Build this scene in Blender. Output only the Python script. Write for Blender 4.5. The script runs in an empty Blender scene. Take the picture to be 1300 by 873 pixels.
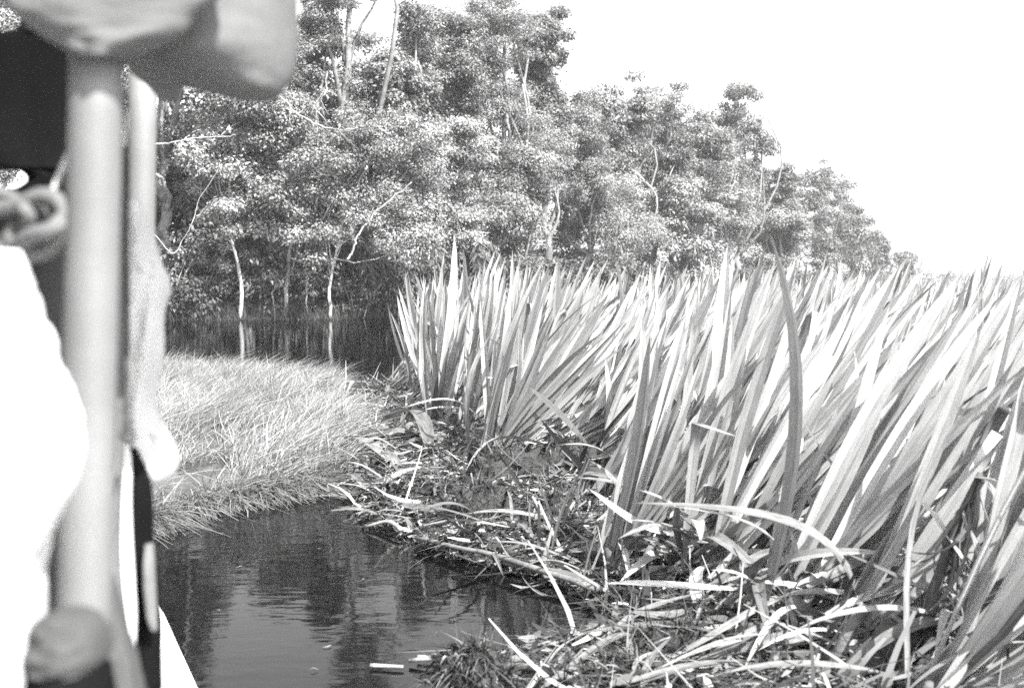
import bpy, math, random
import numpy as np
from mathutils import Matrix, Vector

SC = bpy.context.scene
COL = SC.collection
rng = np.random.default_rng(11)
random.seed(5)
R = math.radians

# ------------------------------------------------------------------ camera
CAM_H, FPX, HORIZ = 1.55, 1500.0, 362.0
PITCH = math.atan((436.5 - HORIZ) / FPX)
cam_d = bpy.data.cameras.new("camera")
cam = bpy.data.objects.new("camera", cam_d)
COL.objects.link(cam)
cam.location = (0, 0, CAM_H)
cam.rotation_euler = (R(90) - PITCH, 0, 0)
cam_d.sensor_width = 36.0
cam_d.lens = FPX / 1300.0 * 36.0
cam_d.clip_start = 0.05
cam_d.clip_end = 6000
cam_d.dof.use_dof = True
cam_d.dof.focus_distance = 11.0
cam_d.dof.aperture_fstop = 4.0
SC.camera = cam

# ------------------------------------------------------------------ light
SUN_EL, SUN_AZ = R(52), R(138)          # azimuth clockwise from +Y (the view direction)
EXPOSURE = 2.1
w = bpy.data.worlds.new("World")
SC.world = w
w.use_nodes = True
nt = w.node_tree
nt.nodes.clear()
sky = nt.nodes.new("ShaderNodeTexSky")
sky.sky_type = 'NISHITA'
sky.sun_disc = False
sky.sun_elevation = SUN_EL
sky.sun_rotation = SUN_AZ
sky.dust_density = 3.0
bw = nt.nodes.new("ShaderNodeRGBToBW")   # black-and-white film
bg = nt.nodes.new("ShaderNodeBackground")
bg.inputs[1].default_value = 0.15
wo = nt.nodes.new("ShaderNodeOutputWorld")
nt.links.new(sky.outputs[0], bw.inputs[0])
nt.links.new(bw.outputs[0], bg.inputs[0])
nt.links.new(bg.outputs[0], wo.inputs[0])
sd = bpy.data.lights.new("sun", 'SUN')
sd.energy = 4.6
sd.angle = R(0.5)
sd.color = (1.0, 0.995, 0.985)
sun = bpy.data.objects.new("sun", sd)
COL.objects.link(sun)
sdir = Vector((math.sin(SUN_AZ) * math.cos(SUN_EL), math.cos(SUN_AZ) * math.cos(SUN_EL), math.sin(SUN_EL)))
sun.rotation_euler = (-sdir).to_track_quat('-Z', 'Y').to_euler()
sun.location = (20, -20, 40)
vs = SC.view_settings
vs.view_transform = 'Standard'
vs.look = 'None'
vs.exposure = EXPOSURE
vs.gamma = 1.0
SC.render.engine = 'CYCLES'
SC.cycles.max_bounces = 6
SC.cycles.diffuse_bounces = 3
SC.cycles.transmission_bounces = 3
SC.cycles.volume_bounces = 0
SC.cycles.use_denoising = False          # the photograph is grainy film

# ------------------------------------------------------------------ helpers
SP, CP = math.sin(PITCH), math.cos(PITCH)

def ray(px, py):
    cx, cy = (px - 650) / FPX, (436.5 - py) / FPX
    return np.array([cx, CP + cy * SP, -SP + cy * CP])

def P(px, py, d):
    return np.array([0, 0, CAM_H]) + ray(px, py) * d

def G(px, py, h=0.0):
    r = ray(px, py)
    return np.array([0, 0, CAM_H]) + r * ((h - CAM_H) / r[2])

def ZofY(py, Y):
    r = ray(650, py)
    return CAM_H + r[2] / r[1] * Y

def inpoly(pts, poly):
    x, y = pts[:, 0], pts[:, 1]
    inside = np.zeros(len(pts), bool)
    n = len(poly)
    for i in range(n):
        x1, y1 = poly[i][:2]
        x2, y2 = poly[(i + 1) % n][:2]
        c = (y1 > y) != (y2 > y)
        with np.errstate(divide='ignore', invalid='ignore'):
            inside ^= c & (x < (x2 - x1) * (y - y1) / (y2 - y1 + 1e-12) + x1)
    return inside

def polydist(pts, poly):
    d = np.full(len(pts), 1e9)
    n = len(poly)
    for i in range(n):
        a = np.array(poly[i][:2]); b = np.array(poly[(i + 1) % n][:2])
        ab = b - a
        t = np.clip(((pts - a) @ ab) / (ab @ ab + 1e-12), 0, 1)
        q = a + t[:, None] * ab
        d = np.minimum(d, np.hypot(pts[:, 0] - q[:, 0], pts[:, 1] - q[:, 1]))
    return d

_tab = np.random.default_rng(3).random((64, 64))
def vnoise(x, y):
    xi, yi = np.floor(x).astype(int), np.floor(y).astype(int)
    fx, fy = x - xi, y - yi
    fx, fy = fx * fx * (3 - 2 * fx), fy * fy * (3 - 2 * fy)
    g = lambda i, j: _tab[i % 64, j % 64]
    return (g(xi, yi) * (1 - fx) + g(xi + 1, yi) * fx) * (1 - fy) + (g(xi, yi + 1) * (1 - fx) + g(xi + 1, yi + 1) * fx) * fy
def fbm(x, y):
    return 0.5 * vnoise(x, y) + 0.3 * vnoise(2.1 * x + 7, 2.1 * y + 3) + 0.2 * vnoise(4.3 * x + 1, 4.3 * y + 9)

def mesh_np(name, verts, faces, smooth=True, attrs=None):
    """faces: (n,3)/(n,4) int array"""
    verts = np.asarray(verts, np.float32).reshape(-1, 3)
    faces = np.asarray(faces, np.int32)
    me = bpy.data.meshes.new(name)
    k = faces.shape[1]
    me.vertices.add(len(verts))
    me.vertices.foreach_set("co", verts.ravel())
    me.loops.add(faces.size)
    me.loops.foreach_set("vertex_index", faces.ravel())
    me.polygons.add(len(faces))
    me.polygons.foreach_set("loop_start", np.arange(0, faces.size, k, dtype=np.int32))
    if smooth:
        me.polygons.foreach_set("use_smooth", np.ones(len(faces), bool))
    me.update(calc_edges=True)
    if attrs:
        for an, av in attrs.items():
            at = me.attributes.new(an, 'FLOAT', 'POINT')
            at.data.foreach_set("value", np.asarray(av, np.float32).ravel())
    return me

def link(name, me, mat=None, parent=None, loc=None):
    o = bpy.data.objects.new(name, me)
    COL.objects.link(o)
    if mat is not None and len(me.materials) == 0:
        me.materials.append(mat)
    if parent is not None:
        o.parent = parent
    if loc is not None:
        o.location = loc
    return o

def empty(name, loc, rz=0.0):
    o = bpy.data.objects.new(name, None)
    o.empty_display_size = 0.1
    o.location = loc
    o.rotation_euler = (0, 0, rz)
    COL.objects.link(o)
    return o

def tag(o, label=None, cat=None, group=None, kind=None):
    if label: o["label"] = label
    if cat: o["category"] = cat
    if group: o["group"] = group
    if kind: o["kind"] = kind
    return o

def unit(v):
    return v / (np.linalg.norm(v, axis=-1, keepdims=True) + 1e-9)

def ribbons(base, dirs, L, W, bend, nseg=3, side=None, tint=None, tip=0.05, root=0.7, twist=0.0):
    """many tapering blades in one mesh: arrays (N,3),(N,3),(N,),(N,),(N,3)"""
    n = len(base)
    if side is None:
        a = rng.random(n) * math.tau
        side = np.stack([np.cos(a), np.sin(a), 0 * a], 1)
    side = unit(side - dirs * np.sum(side * dirs, 1, keepdims=True))
    t = np.linspace(0, 1, nseg + 1)
    p = base[:, None] + dirs[:, None] * (L[:, None] * t)[..., None] + bend[:, None] * (L[:, None] * t ** 2)[..., None]
    wt = np.interp(t, [0, 0.4, 1], [root, 1, tip])
    s = side[:, None] * (W[:, None] * wt * 0.5)[..., None]
    v = np.stack([p - s, p + s], 2).reshape(-1, 3)
    i = np.arange(n)[:, None] * (2 * (nseg + 1)) + np.arange(nseg)[None] * 2
    i = i.ravel()
    f = np.stack([i, i + 1, i + 3, i + 2], 1)
    at = None
    if tint is not None:
        at = {"tint": np.repeat(tint, 2 * (nseg + 1))}
    return v, f, at

def tube(path, rad, nc=7, squash=1.0, cap=True):
    path = np.asarray(path, float)
    rad = np.broadcast_to(np.asarray(rad, float), (len(path),))
    tan = np.gradient(path, axis=0)
    tan = unit(tan)
    ref = np.array([0, 0, 1.0]) if abs(tan[:, 2]).mean() < 0.8 else np.array([0, 1.0, 0])
    a = unit(np.cross(tan, ref))
    b = np.cross(tan, a)
    th = np.arange(nc) * math.tau / nc
    v = path[:, None] + rad[:, None, None] * (a[:, None] * np.cos(th)[None, :, None] + squash * b[:, None] * np.sin(th)[None, :, None])
    n = len(path)
    i = np.arange(n - 1)[:, None] * nc
    j = np.arange(nc)[None]
    f = np.stack([i + j, i + (j + 1) % nc, i + nc + (j + 1) % nc, i + nc + j], -1).reshape(-1, 4)
    v = v.reshape(-1, 3)
    if cap:
        v = np.vstack([v, path[0], path[-1]])
        c0, c1 = n * nc, n * nc + 1
        jj = np.arange(0, nc)
        f0 = np.stack([np.full(nc, c0), (jj + 1) % nc, jj, jj], 1)
        f1 = np.stack([np.full(nc, c1), (n - 1) * nc + jj, (n - 1) * nc + (jj + 1) % nc, (n - 1) * nc + (jj + 1) % nc], 1)
        # caps as thin quads would be degenerate: build them as triangles below
        return v, f, np.vstack([f0[:, :3], f1[:, :3]])
    return v, f, None

def mesh_mix(name, v, quads, tris, smooth=True, attrs=None):
    faces = [tuple(q) for q in quads.tolist()] + ([] if tris is None else [tuple(q) for q in tris.tolist()])
    me = bpy.data.meshes.new(name)
    me.from_pydata([tuple(p) for p in np.asarray(v).tolist()], [], faces)
    if smooth:
        me.polygons.foreach_set("use_smooth", np.ones(len(faces), bool))
    if attrs:
        for an, av in attrs.items():
            at = me.attributes.new(an, 'FLOAT', 'POINT')
            at.data.foreach_set("value", np.asarray(av, np.float32).ravel())
    me.update()
    return me

def tube_mesh(name, path, rad, nc=7, squash=1.0):
    v, f, t = tube(path, rad, nc, squash)
    return mesh_mix(name, v, f, t)

def curve_pts(pts, n):
    """smooth curve (Catmull-Rom) through points"""
    pts = np.asarray(pts, float)
    if len(pts) < 3:
        return np.array([pts[0] + (pts[-1] - pts[0]) * t for t in np.linspace(0, 1, n)])
    q = np.vstack([2 * pts[0] - pts[1], pts, 2 * pts[-1] - pts[-2]])
    out = []
    m = len(pts) - 1
    for u in np.linspace(0, m - 1e-6, n):
        k = int(u); t = u - k
        p0, p1, p2, p3 = q[k:k + 4]
        out.append(0.5 * ((2 * p1) + (-p0 + p2) * t + (2 * p0 - 5 * p1 + 4 * p2 - p3) * t * t + (-p0 + 3 * p1 - 3 * p2 + p3) * t ** 3))
    return np.array(out)

# ------------------------------------------------------------------ materials
class NT:
    def __init__(s, name):
        s.m = bpy.data.materials.new(name); s.m.use_nodes = True
        s.t = s.m.node_tree; s.t.nodes.clear()
        s.out = s.n("ShaderNodeOutputMaterial")
    def n(s, typ, **kw):
        nd = s.t.nodes.new(typ)
        for k, v in kw.items(): setattr(nd, k, v)
        return nd
    def put(s, sock, v):
        if isinstance(v, (int, float)):
            sock.default_value = v if sock.type == 'VALUE' else (v, v, v, 1)
        elif isinstance(v, tuple): sock.default_value = v
        else: s.t.links.new(v, sock)
    def math(s, op, a, b=0.0, c=0.0, clamp=False):
        nd = s.n("ShaderNodeMath", operation=op, use_clamp=clamp)
        for i, v in enumerate((a, b, c)): s.put(nd.inputs[i], v)
        return nd.outputs[0]
    def attr(s, name): return s.n("ShaderNodeAttribute", attribute_name=name).outputs["Fac"]
    def noise(s, scale, detail=3, vec=None, rough=0.55):
        nd = s.n("ShaderNodeTexNoise"); nd.inputs["Scale"].default_value = scale
        nd.inputs["Detail"].default_value = detail; nd.inputs["Roughness"].default_value = rough
        s.t.links.new(vec if vec is not None else s.n("ShaderNodeTexCoord").outputs["Object"], nd.inputs["Vector"])
        return nd.outputs[0]
    def remap(s, v, a, b, c, d):
        nd = s.n("ShaderNodeMapRange")
        s.put(nd.inputs[0], v)
        for i, x in enumerate((a, b, c, d)): nd.inputs[i + 1].default_value = x
        return nd.outputs[0]
    def rnd(s): return s.n("ShaderNodeObjectInfo").outputs["Random"]
    def bsdf(s, col, rough=0.6, spec=0.4, transl=0.0, bump=None, bstr=0.3, bdist=0.01):
        p = s.n("ShaderNodeBsdfPrincipled")
        s.put(p.inputs["Base Color"], col); s.put(p.inputs["Roughness"], rough)
        s.put(p.inputs["Specular IOR Level"], spec)
        if bump is not None:
            b = s.n("ShaderNodeBump"); b.inputs["Strength"].default_value = bstr; b.inputs["Distance"].default_value = bdist
            s.t.links.new(bump, b.inputs["Height"]); s.t.links.new(b.outputs[0], p.inputs["Normal"])
        res = p.outputs[0]
        if transl > 0:
            tr = s.n("ShaderNodeBsdfTranslucent"); s.put(tr.inputs[0], col)
            mx = s.n("ShaderNodeMixShader"); mx.inputs[0].default_value = transl
            s.t.links.new(p.outputs[0], mx.inputs[1]); s.t.links.new(tr.outputs[0], mx.inputs[2])
            res = mx.outputs[0]
        s.t.links.new(res, s.out.inputs["Surface"])
        return s.m

def leaf_mat(name, base, rough=0.45, transl=0.25, spread=0.5, dead=0.0):
    k = NT(name)
    u, v = k.attr("u"), k.attr("v")
    veins = k.math('SINE', k.math('MULTIPLY', u, 46.0))
    vein = k.remap(veins, -1, 1, 0.82, 1.08)
    rib = k.remap(k.math('ABSOLUTE', u), 0.0, 0.10, 0.7, 1.0)
    r = k.rnd()
    rv = k.remap(r, 0, 1, 1 - spread, 1 + spread * 0.6)
    seed = k.math('MULTIPLY', r, 37.0)
    cb = k.n("ShaderNodeCombineXYZ")
    k.put(cb.inputs[0], k.math('MULTIPLY', u, 1.2)); k.put(cb.inputs[1], k.math('MULTIPLY', v, 7.0)); k.put(cb.inputs[2], seed)
    no = k.noise(1.6, 4, cb.outputs[0])
    bl = k.remap(no, 0.35, 0.7, 1.08, 0.80 if dead == 0 else 0.45)
    cb2 = k.n("ShaderNodeCombineXYZ")
    k.put(cb2.inputs[0], k.math('MULTIPLY', u, 9.0)); k.put(cb2.inputs[1], k.math('MULTIPLY', v, 3.0)); k.put(cb2.inputs[2], seed)
    fine = k.noise(2.5, 3, cb2.outputs[0])
    fn = k.remap(fine, 0.3, 0.7, 0.76, 1.12)
    # rare brown spots and browned tips
    sp = k.noise(9.0, 2, cb.outputs[0])
    spot = k.remap(sp, 0.66, 0.74, 1.0, 0.55)
    tipd = k.remap(k.math('ADD', v, k.math('MULTIPLY', no, 0.12)), 0.98, 1.06, 1.0, 0.6)
    col = k.math('MULTIPLY', base, rv)
    for x in (vein, rib, bl, fn, spot, tipd): col = k.math('MULTIPLY', col, x)
    return k.bsdf(col, rough, 0.45, transl, veins, 0.25, 0.004)

def tint_mat(name, base, rough=0.7, transl=0.2, spec=0.3, noise=None):
    k = NT(name)
    col = k.math('MULTIPLY', base, k.attr("tint"))
    if noise: col = k.math('MULTIPLY', col, k.remap(k.noise(noise, 3), 0.3, 0.7, 0.75, 1.2))
    return k.bsdf(col, rough, spec, transl)

def plain_mat(name, base, rough=0.7, scale=6.0, lo=0.7, hi=1.2, spec=0.3, bscale=None, bstr=0.3, bdist=0.01, transl=0.0, rndspread=0.0):
    k = NT(name)
    col = k.math('MULTIPLY', base, k.remap(k.noise(scale, 5), 0.3, 0.7, lo, hi))
    if rndspread: col = k.math('MULTIPLY', col, k.remap(k.rnd(), 0, 1, 1 - rndspread, 1 + rndspread))
    b = k.noise(bscale or scale * 4, 4)
    return k.bsdf(col, rough, spec, transl, b, bstr, bdist)

M_LEAF = leaf_mat("green_strap_leaf", 0.37, 0.45, 0.25, 0.42)
M_LEAFDRY = leaf_mat("dry_strap_leaf", 0.20, 0.65, 0.18, 0.35, dead=1)
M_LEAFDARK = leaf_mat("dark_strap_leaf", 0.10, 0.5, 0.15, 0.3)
M_STEM = plain_mat("fibrous_stem", 0.08, 0.8, 14, 0.5, 1.4, rndspread=0.3, bstr=0.6)
M_GRASS = tint_mat("pale_grass", 0.245, 0.7, 0.3)
M_FRINGEGRASS = tint_mat("dark_fringe_grass", 0.12, 0.6, 0.25)  # darker base than the pale grass, for the drooping fringe
M_LITTER = tint_mat("leaf_litter", 0.17, 0.75, 0.12)
M_ROOT = tint_mat("root_fibre", 0.035, 0.85, 0.0)
M_PEAT = plain_mat("wet_peat", 0.02, 0.75, 9, 0.4, 1.8, spec=0.35, bscale=30, bstr=0.9, bdist=0.04)
M_MAT = plain_mat("sedge_mat_soil", 0.05, 0.85, 5, 0.4, 1.7, spec=0.2, bscale=22, bstr=0.9, bdist=0.05)
M_BANK = plain_mat("bank_soil", 0.04, 0.9, 1.5, 0.5, 1.5, spec=0.2)
M_BARK = plain_mat("pale_bark", 0.28, 0.85, 3.0, 0.55, 1.2, spec=0.2, rndspread=0.2)
M_BARKDARK = plain_mat("grey_bark", 0.16, 0.9, 3.0, 0.6, 1.3, spec=0.2, rndspread=0.3)
M_TREE = tint_mat("tree_foliage", 0.165, 0.7, 0.18, 0.18)
M_TREEPALE = tint_mat("pale_tree_foliage", 0.205, 0.7, 0.18, 0.18)
M_BUSH = tint_mat("undergrowth_foliage", 0.08, 0.6, 0.12, 0.35)
M_REED = tint_mat("shore_reed", 0.055, 0.7, 0.2)
M_LOG = plain_mat("weathered_stalk", 0.17, 0.8, 12, 0.5, 1.25, spec=0.2, bscale=40, bstr=0.6, rndspread=0.3)
M_CANVAS = plain_mat("grey_canvas", 0.085, 0.9, 5, 0.8, 1.15, spec=0.15, bscale=60, bstr=0.25)
M_WHITE = plain_mat("white_cloth", 0.55, 0.9, 4, 0.93, 1.04, spec=0.15, bscale=50, bstr=0.2, transl=0.1)
M_GREYCLOTH = plain_mat("grey_cloth", 0.09, 0.9, 5, 0.8, 1.15, spec=0.15, bscale=50, bstr=0.3)
M_CURTAIN = plain_mat("pale_curtain_cloth", 0.36, 0.9, 5, 0.8, 1.15, spec=0.15, bscale=50, bstr=0.3)
M_DARK = plain_mat("dark_cloth_and_shade", 0.004, 0.9, 3, 0.7, 1.3, spec=0.04)  # near black; also holds shade under awning and bag as colour
M_POLE = plain_mat("painted_pole", 0.11, 0.5, 7, 0.85, 1.1, spec=0.35, bscale=30, bstr=0.1)
M_BAG = plain_mat("faded_bag_cloth", 0.045, 0.9, 6, 0.7, 1.3, spec=0.15, bscale=50, bstr=0.3)
M_ROPE = plain_mat("dark_rope", 0.05, 0.9, 40, 0.6, 1.4, spec=0.15)
M_ROPEPALE = plain_mat("pale_cord", 0.40, 0.9, 40, 0.8, 1.2, spec=0.15)
M_HULL = plain_mat("white_boat_paint", 0.78, 0.5, 3, 0.9, 1.04, spec=0.4, bstr=0.1)

def water_material():
    k = NT("dark_river_water")
    tc = k.n("ShaderNodeTexCoord")
    mp = k.n("ShaderNodeMapping")
    k.t.links.new(tc.outputs["Object"], mp.inputs[0])
    mp.inputs["Scale"].default_value = (1.0, 2.2, 1.0)
    a = k.noise(3.2, 2, mp.outputs[0], 0.5)
    b = k.noise(11.0, 2, mp.outputs[0], 0.5)
    h = k.math('ADD', a, k.math('MULTIPLY', b, 0.22))
    bu = k.n("ShaderNodeBump"); bu.inputs["Strength"].default_value = 0.05; bu.inputs["Distance"].default_value = 0.03
    k.t.links.new(h, bu.inputs["Height"]); 
    gl = k.n("ShaderNodeBsdfGlossy"); gl.inputs["Roughness"].default_value = 0.015; k.put(gl.inputs["Color"], 0.75)   # reflections darkened by a grey tint, standing in for film contrast
    df = k.n("ShaderNodeBsdfDiffuse"); k.put(df.inputs["Color"], 0.002)
    fr = k.n("ShaderNodeFresnel"); fr.inputs["IOR"].default_value = 1.333
    mx = k.n("ShaderNodeMixShader")
    for nd in (gl, df, fr): k.t.links.new(bu.outputs[0], nd.inputs["Normal"])
    k.t.links.new(fr.outputs[0], mx.inputs[0]); k.t.links.new(df.outputs[0], mx.inputs[1]); k.t.links.new(gl.outputs[0], mx.inputs[2])
    k.t.links.new(mx.outputs[0], k.out.inputs["Surface"])
    return k.m
M_WATER = water_material()

# ------------------------------------------------------------------ water and land
S = 900.0
n_ = 12
gx = np.linspace(-S, S, n_ + 1)
vv = np.array([[x, y, 0] for y in gx for x in gx])
ff = np.array([[j * (n_ + 1) + i, j * (n_ + 1) + i + 1, (j + 1) * (n_ + 1) + i + 1, (j + 1) * (n_ + 1) + i] for j in range(n_) for i in range(n_)])
tag(link("water", mesh_np("water", vv, ff), M_WATER), kind="structure")

SHORE = [(548, 905), (552, 862), (575, 842), (630, 830), (700, 815), (752, 798), (778, 775), (765, 762), (730, 745), (660, 722), (590, 706), (540, 694),
         (490, 664), (452, 645), (436, 622), (400, 618), (330, 630), (250, 646), (190, 668), (90, 690), (-90, 720)]
BACK = [(-90, 482), (90, 478), (200, 477), (330, 487), (420, 500), (470, 500), (505, 490), (530, 478)]
land = [tuple(G(x, y)[:2]) for x, y in SHORE] + [tuple(G(x, y)[:2]) for x, y in BACK] + \
       [(-0.6, 24.0), (1.5, 30), (8, 42), (22, 66), (60, 120), (140, 190), (260, 200), (260, 4), (30, 2.2), (3.0, 2.6), (0.4, 3.3)]

def land_h(x, y):
    pts = np.stack([x, y], 1)
    d = polydist(pts, land)
    s = np.where(inpoly(pts, land), d, -d)
    base = np.where(s > 0, 0.17 * (1 - np.exp(-s / 0.45)), np.maximum(s * 0.7, -0.5))
    bump = (fbm(x * 2.2, y * 2.2) - 0.5) * 0.22 * np.clip(s / 0.3 + 0.4, 0, 1)
    return base + bump - 0.01, s

nx, ny = 230, 330
xs = np.linspace(-7.5, 9.5, nx)
ys = np.concatenate([np.linspace(2.2, 14, 200), np.linspace(14, 34, ny - 200 + 1)[1:]])
X, Y = np.meshgrid(xs, ys)
H, Sd = land_h(X.ravel(), Y.ravel())
vv = np.stack([X.ravel(), Y.ravel(), H], 1)
i, j = np.meshgrid(np.arange(nx - 1), np.arange(ny - 1))
a = (j * nx + i).ravel()
ff = np.stack([a, a + 1, a + nx + 1, a + nx], 1)
keep = (Sd[ff] > -0.9).any(1)
tag(link("floating_marsh_mat", mesh_np("floating_marsh_mat", vv, ff[keep]), M_MAT), kind="structure")
# the marsh goes on to the right and away from the camera
vv = np.array([[9.4, 2.0, .10], [240, 2.0, .1], [240, 190, .1], [140, 180, .1], [60, 110, .1], [24, 62, .1], [10, 40, .1], [3.0, 33.8, .1], [9.4, 33.8, .1]])
me = bpy.data.meshes.new("marsh_plain"); me.from_pydata(vv.tolist(), [], [list(range(9))]); me.update()
tag(link("marsh_plain", me, M_MAT), kind="structure")

def hz(x, y):
    return float(land_h(np.array([x]), np.array([y]))[0][0])

# far bank
BPX = [(-400, 50), (150, 52), (420, 54), (520, 59), (600, 66), (700, 78), (800, 94), (900, 113), (1000, 142), (1100, 205), (1160, 300), (1230, 420), (1420, 560)]
def bank_d(px): return float(np.interp(px, [b[0] for b in BPX], [b[1] for b in BPX]))
def at_bank(px, extra=0.0):
    d = bank_d(px) + extra
    return np.array([(px - 650) / FPX * d, d, 0.25])
front = [at_bank(px) for px in np.linspace(-400, 1420, 92)]
rows = []
for k_, p in enumerate(front):
    wob = (fbm(np.array([k_ * .6]), np.array([2.]))[0] - .5) * 2.5
    for off, z in ((-0.5 + wob, -0.3), (0.1 + wob, 0.12), (1.2 + wob, 0.3), (6, 0.5), (60, 1.0), (220, 1.5)):
        rows.append((p[0] + off * -0.25, p[1] + off, z))
ff = [[k_ * 6 + q, (k_ + 1) * 6 + q, (k_ + 1) * 6 + q + 1, k_ * 6 + q + 1] for k_ in range(91) for q in range(5)]
tag(link("far_bank", mesh_np("far_bank", np.array(rows), np.array(ff)), M_BANK), kind="structure")
#@@TREES
# ------------------------------------------------------------------ trees
def clump_leaves(centers, radii, per, size, tint_c, flat=0.55, droop=0.25):
    """many small leaf-sized faces spread through clumps"""
    n = len(centers)
    idx = np.repeat(np.arange(n), per)
    m = len(idx)
    d = unit(rng.normal(size=(m, 3)))
    rr = rng.random(m) ** 0.33
    off = d * rr[:, None] * radii[idx][:, None]
    off[:, 2] *= flat
    # ragged: pull some leaves out on short sprays
    spray = rng.random(m) < 0.18
    off[spray] *= 1.35
    p = centers[idx] + off
    nrm = unit(rng.normal(size=(m, 3)) * 0.42 + np.array([0, 0, 0.75]) + d * 0.65)
    ax = unit(d * np.array([1, 1, .4]) + rng.normal(size=(m, 3)) * 0.5 + np.array([0, 0, -droop]))
    ax = unit(ax - nrm * np.sum(ax * nrm, 1, keepdims=True))
    sd_ = np.cross(nrm, ax)
    s = size * (0.6 + 0.8 * rng.random(m))
    L = s[:, None]; W = (s * 0.24)[:, None]
    v = np.stack([p, p + ax * L * .45 + sd_ * W, p + ax * L - nrm * L * .12, p + ax * L * .45 - sd_ * W], 1).reshape(-1, 3)
    i = np.arange(m) * 4
    f = np.stack([i, i + 1, i + 2, i + 3], 1)
    t = np.repeat(tint_c[idx] * (0.75 + 0.5 * rng.random(m)), 4)
    return v, f, t

def make_tree(kind, label, px, top, hw, bot, extra=0.0, group=None, mat=None, bark=None, n_cl=95, per=440, leaf=0.19,
              trunk_px=None, seed_lobes=8, clr=0.085, trunk_r=None, sparse=1.0, limbs=6):
    mat = mat or M_TREE; bark = bark or M_BARKDARK
    b = at_bank(px if trunk_px is None else trunk_px, extra)
    d = b[1]
    sc = d / FPX
    ztop, zbot = ZofY(top, d), max(ZofY(bot, d), 0.6)
    cx = (px - 650) * sc - b[0]
    rad = hw * sc
    cz, hh = (ztop + zbot) / 2, (ztop - zbot) / 2
    # lobes inside the crown envelope, then clumps on the outer shells of the lobes
    lob = []
    for q in range(seed_lobes):
        a = rng.random() * math.tau
        rr = rad * (0.25 + 0.4 * rng.random())
        z = cz + hh * (-0.75 + 1.5 * (q + rng.random() * .6) / seed_lobes)
        k = math.sqrt(max(0.12, 1 - ((z - cz) / hh) ** 2))
        lob.append((cx + math.cos(a) * rr * k, math.sin(a) * rr * k, z, rad * (0.26 + .34 * rng.random()) * (0.5 + .5 * k), hh * (0.16 + .2 * rng.random())))
    lob.append((cx, 0, ztop - hh * .45, rad * .5, hh * .45))
    lob = np.array(lob)
    li = rng.integers(0, len(lob), n_cl)
    dd = unit(rng.normal(size=(n_cl, 3)) + np.array([0, 0, .25]))
    r3 = (0.55 + .5 * rng.random(n_cl))[:, None]
    c = lob[li, :3] + dd * r3 * np.stack([lob[li, 3], lob[li, 3], lob[li, 4]], 1)
    c[:, 2] = np.clip(c[:, 2], zbot, ztop)
    cr = rad * clr * (0.7 + 1.3 * rng.random(n_cl)) + 0.30 + 0.0015 * d
    tint = (0.6 + 0.8 * rng.random(n_cl)) * (0.78 + .44 * rng.random())
    v, f, t = clump_leaves(c, cr, per, leaf * (.6 + .5 * rng.random()), tint, .42 + .3 * rng.random(), .1 + .4 * rng.random())
    root = empty(kind, b)
    tag(root, label, "tree", group)
    link("crown", mesh_np("crown", v, f, False, {"tint": t}), mat, root)
    tr = trunk_r or (0.10 + 0.012 * (ztop))
    top_t = np.array([cx * .8, 0, cz + hh * .45])
    mid = np.array([cx * .35 + rng.normal() * .25, rng.normal() * .2, top_t[2] * .45])
    tp = curve_pts([(0, 0, -0.4), (rng.normal() * .12, 0, top_t[2] * .2), mid, top_t], 16)
    tp[1:-1, :2] += rng.normal(size=(14, 2)) * tr * .35
    rads = np.interp(np.linspace(0, 1, 16), [0, .06, .5, 1], [tr * 1.5, tr, tr * .75, tr * .25])
    link("trunk", tube_mesh("trunk", tp, rads, 8), bark, root)
    for q in range(limbs):
        tgt = c[rng.integers(0, n_cl)]
        s = tp[5 + int(rng.integers(0, 9))]
        m_ = (s + tgt) / 2 + rng.normal(size=3) * .12 * np.linalg.norm(tgt - s) + np.array([0, 0, .06 * np.linalg.norm(tgt - s)])
        lp = curve_pts([s, m_, tgt], 9)
        lp[1:-1] += rng.normal(size=(7, 3)) * .05
        link("limb", tube_mesh("limb", lp, np.linspace(tr * .45, tr * .12, 9), 5), bark, root)
    return root

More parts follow.
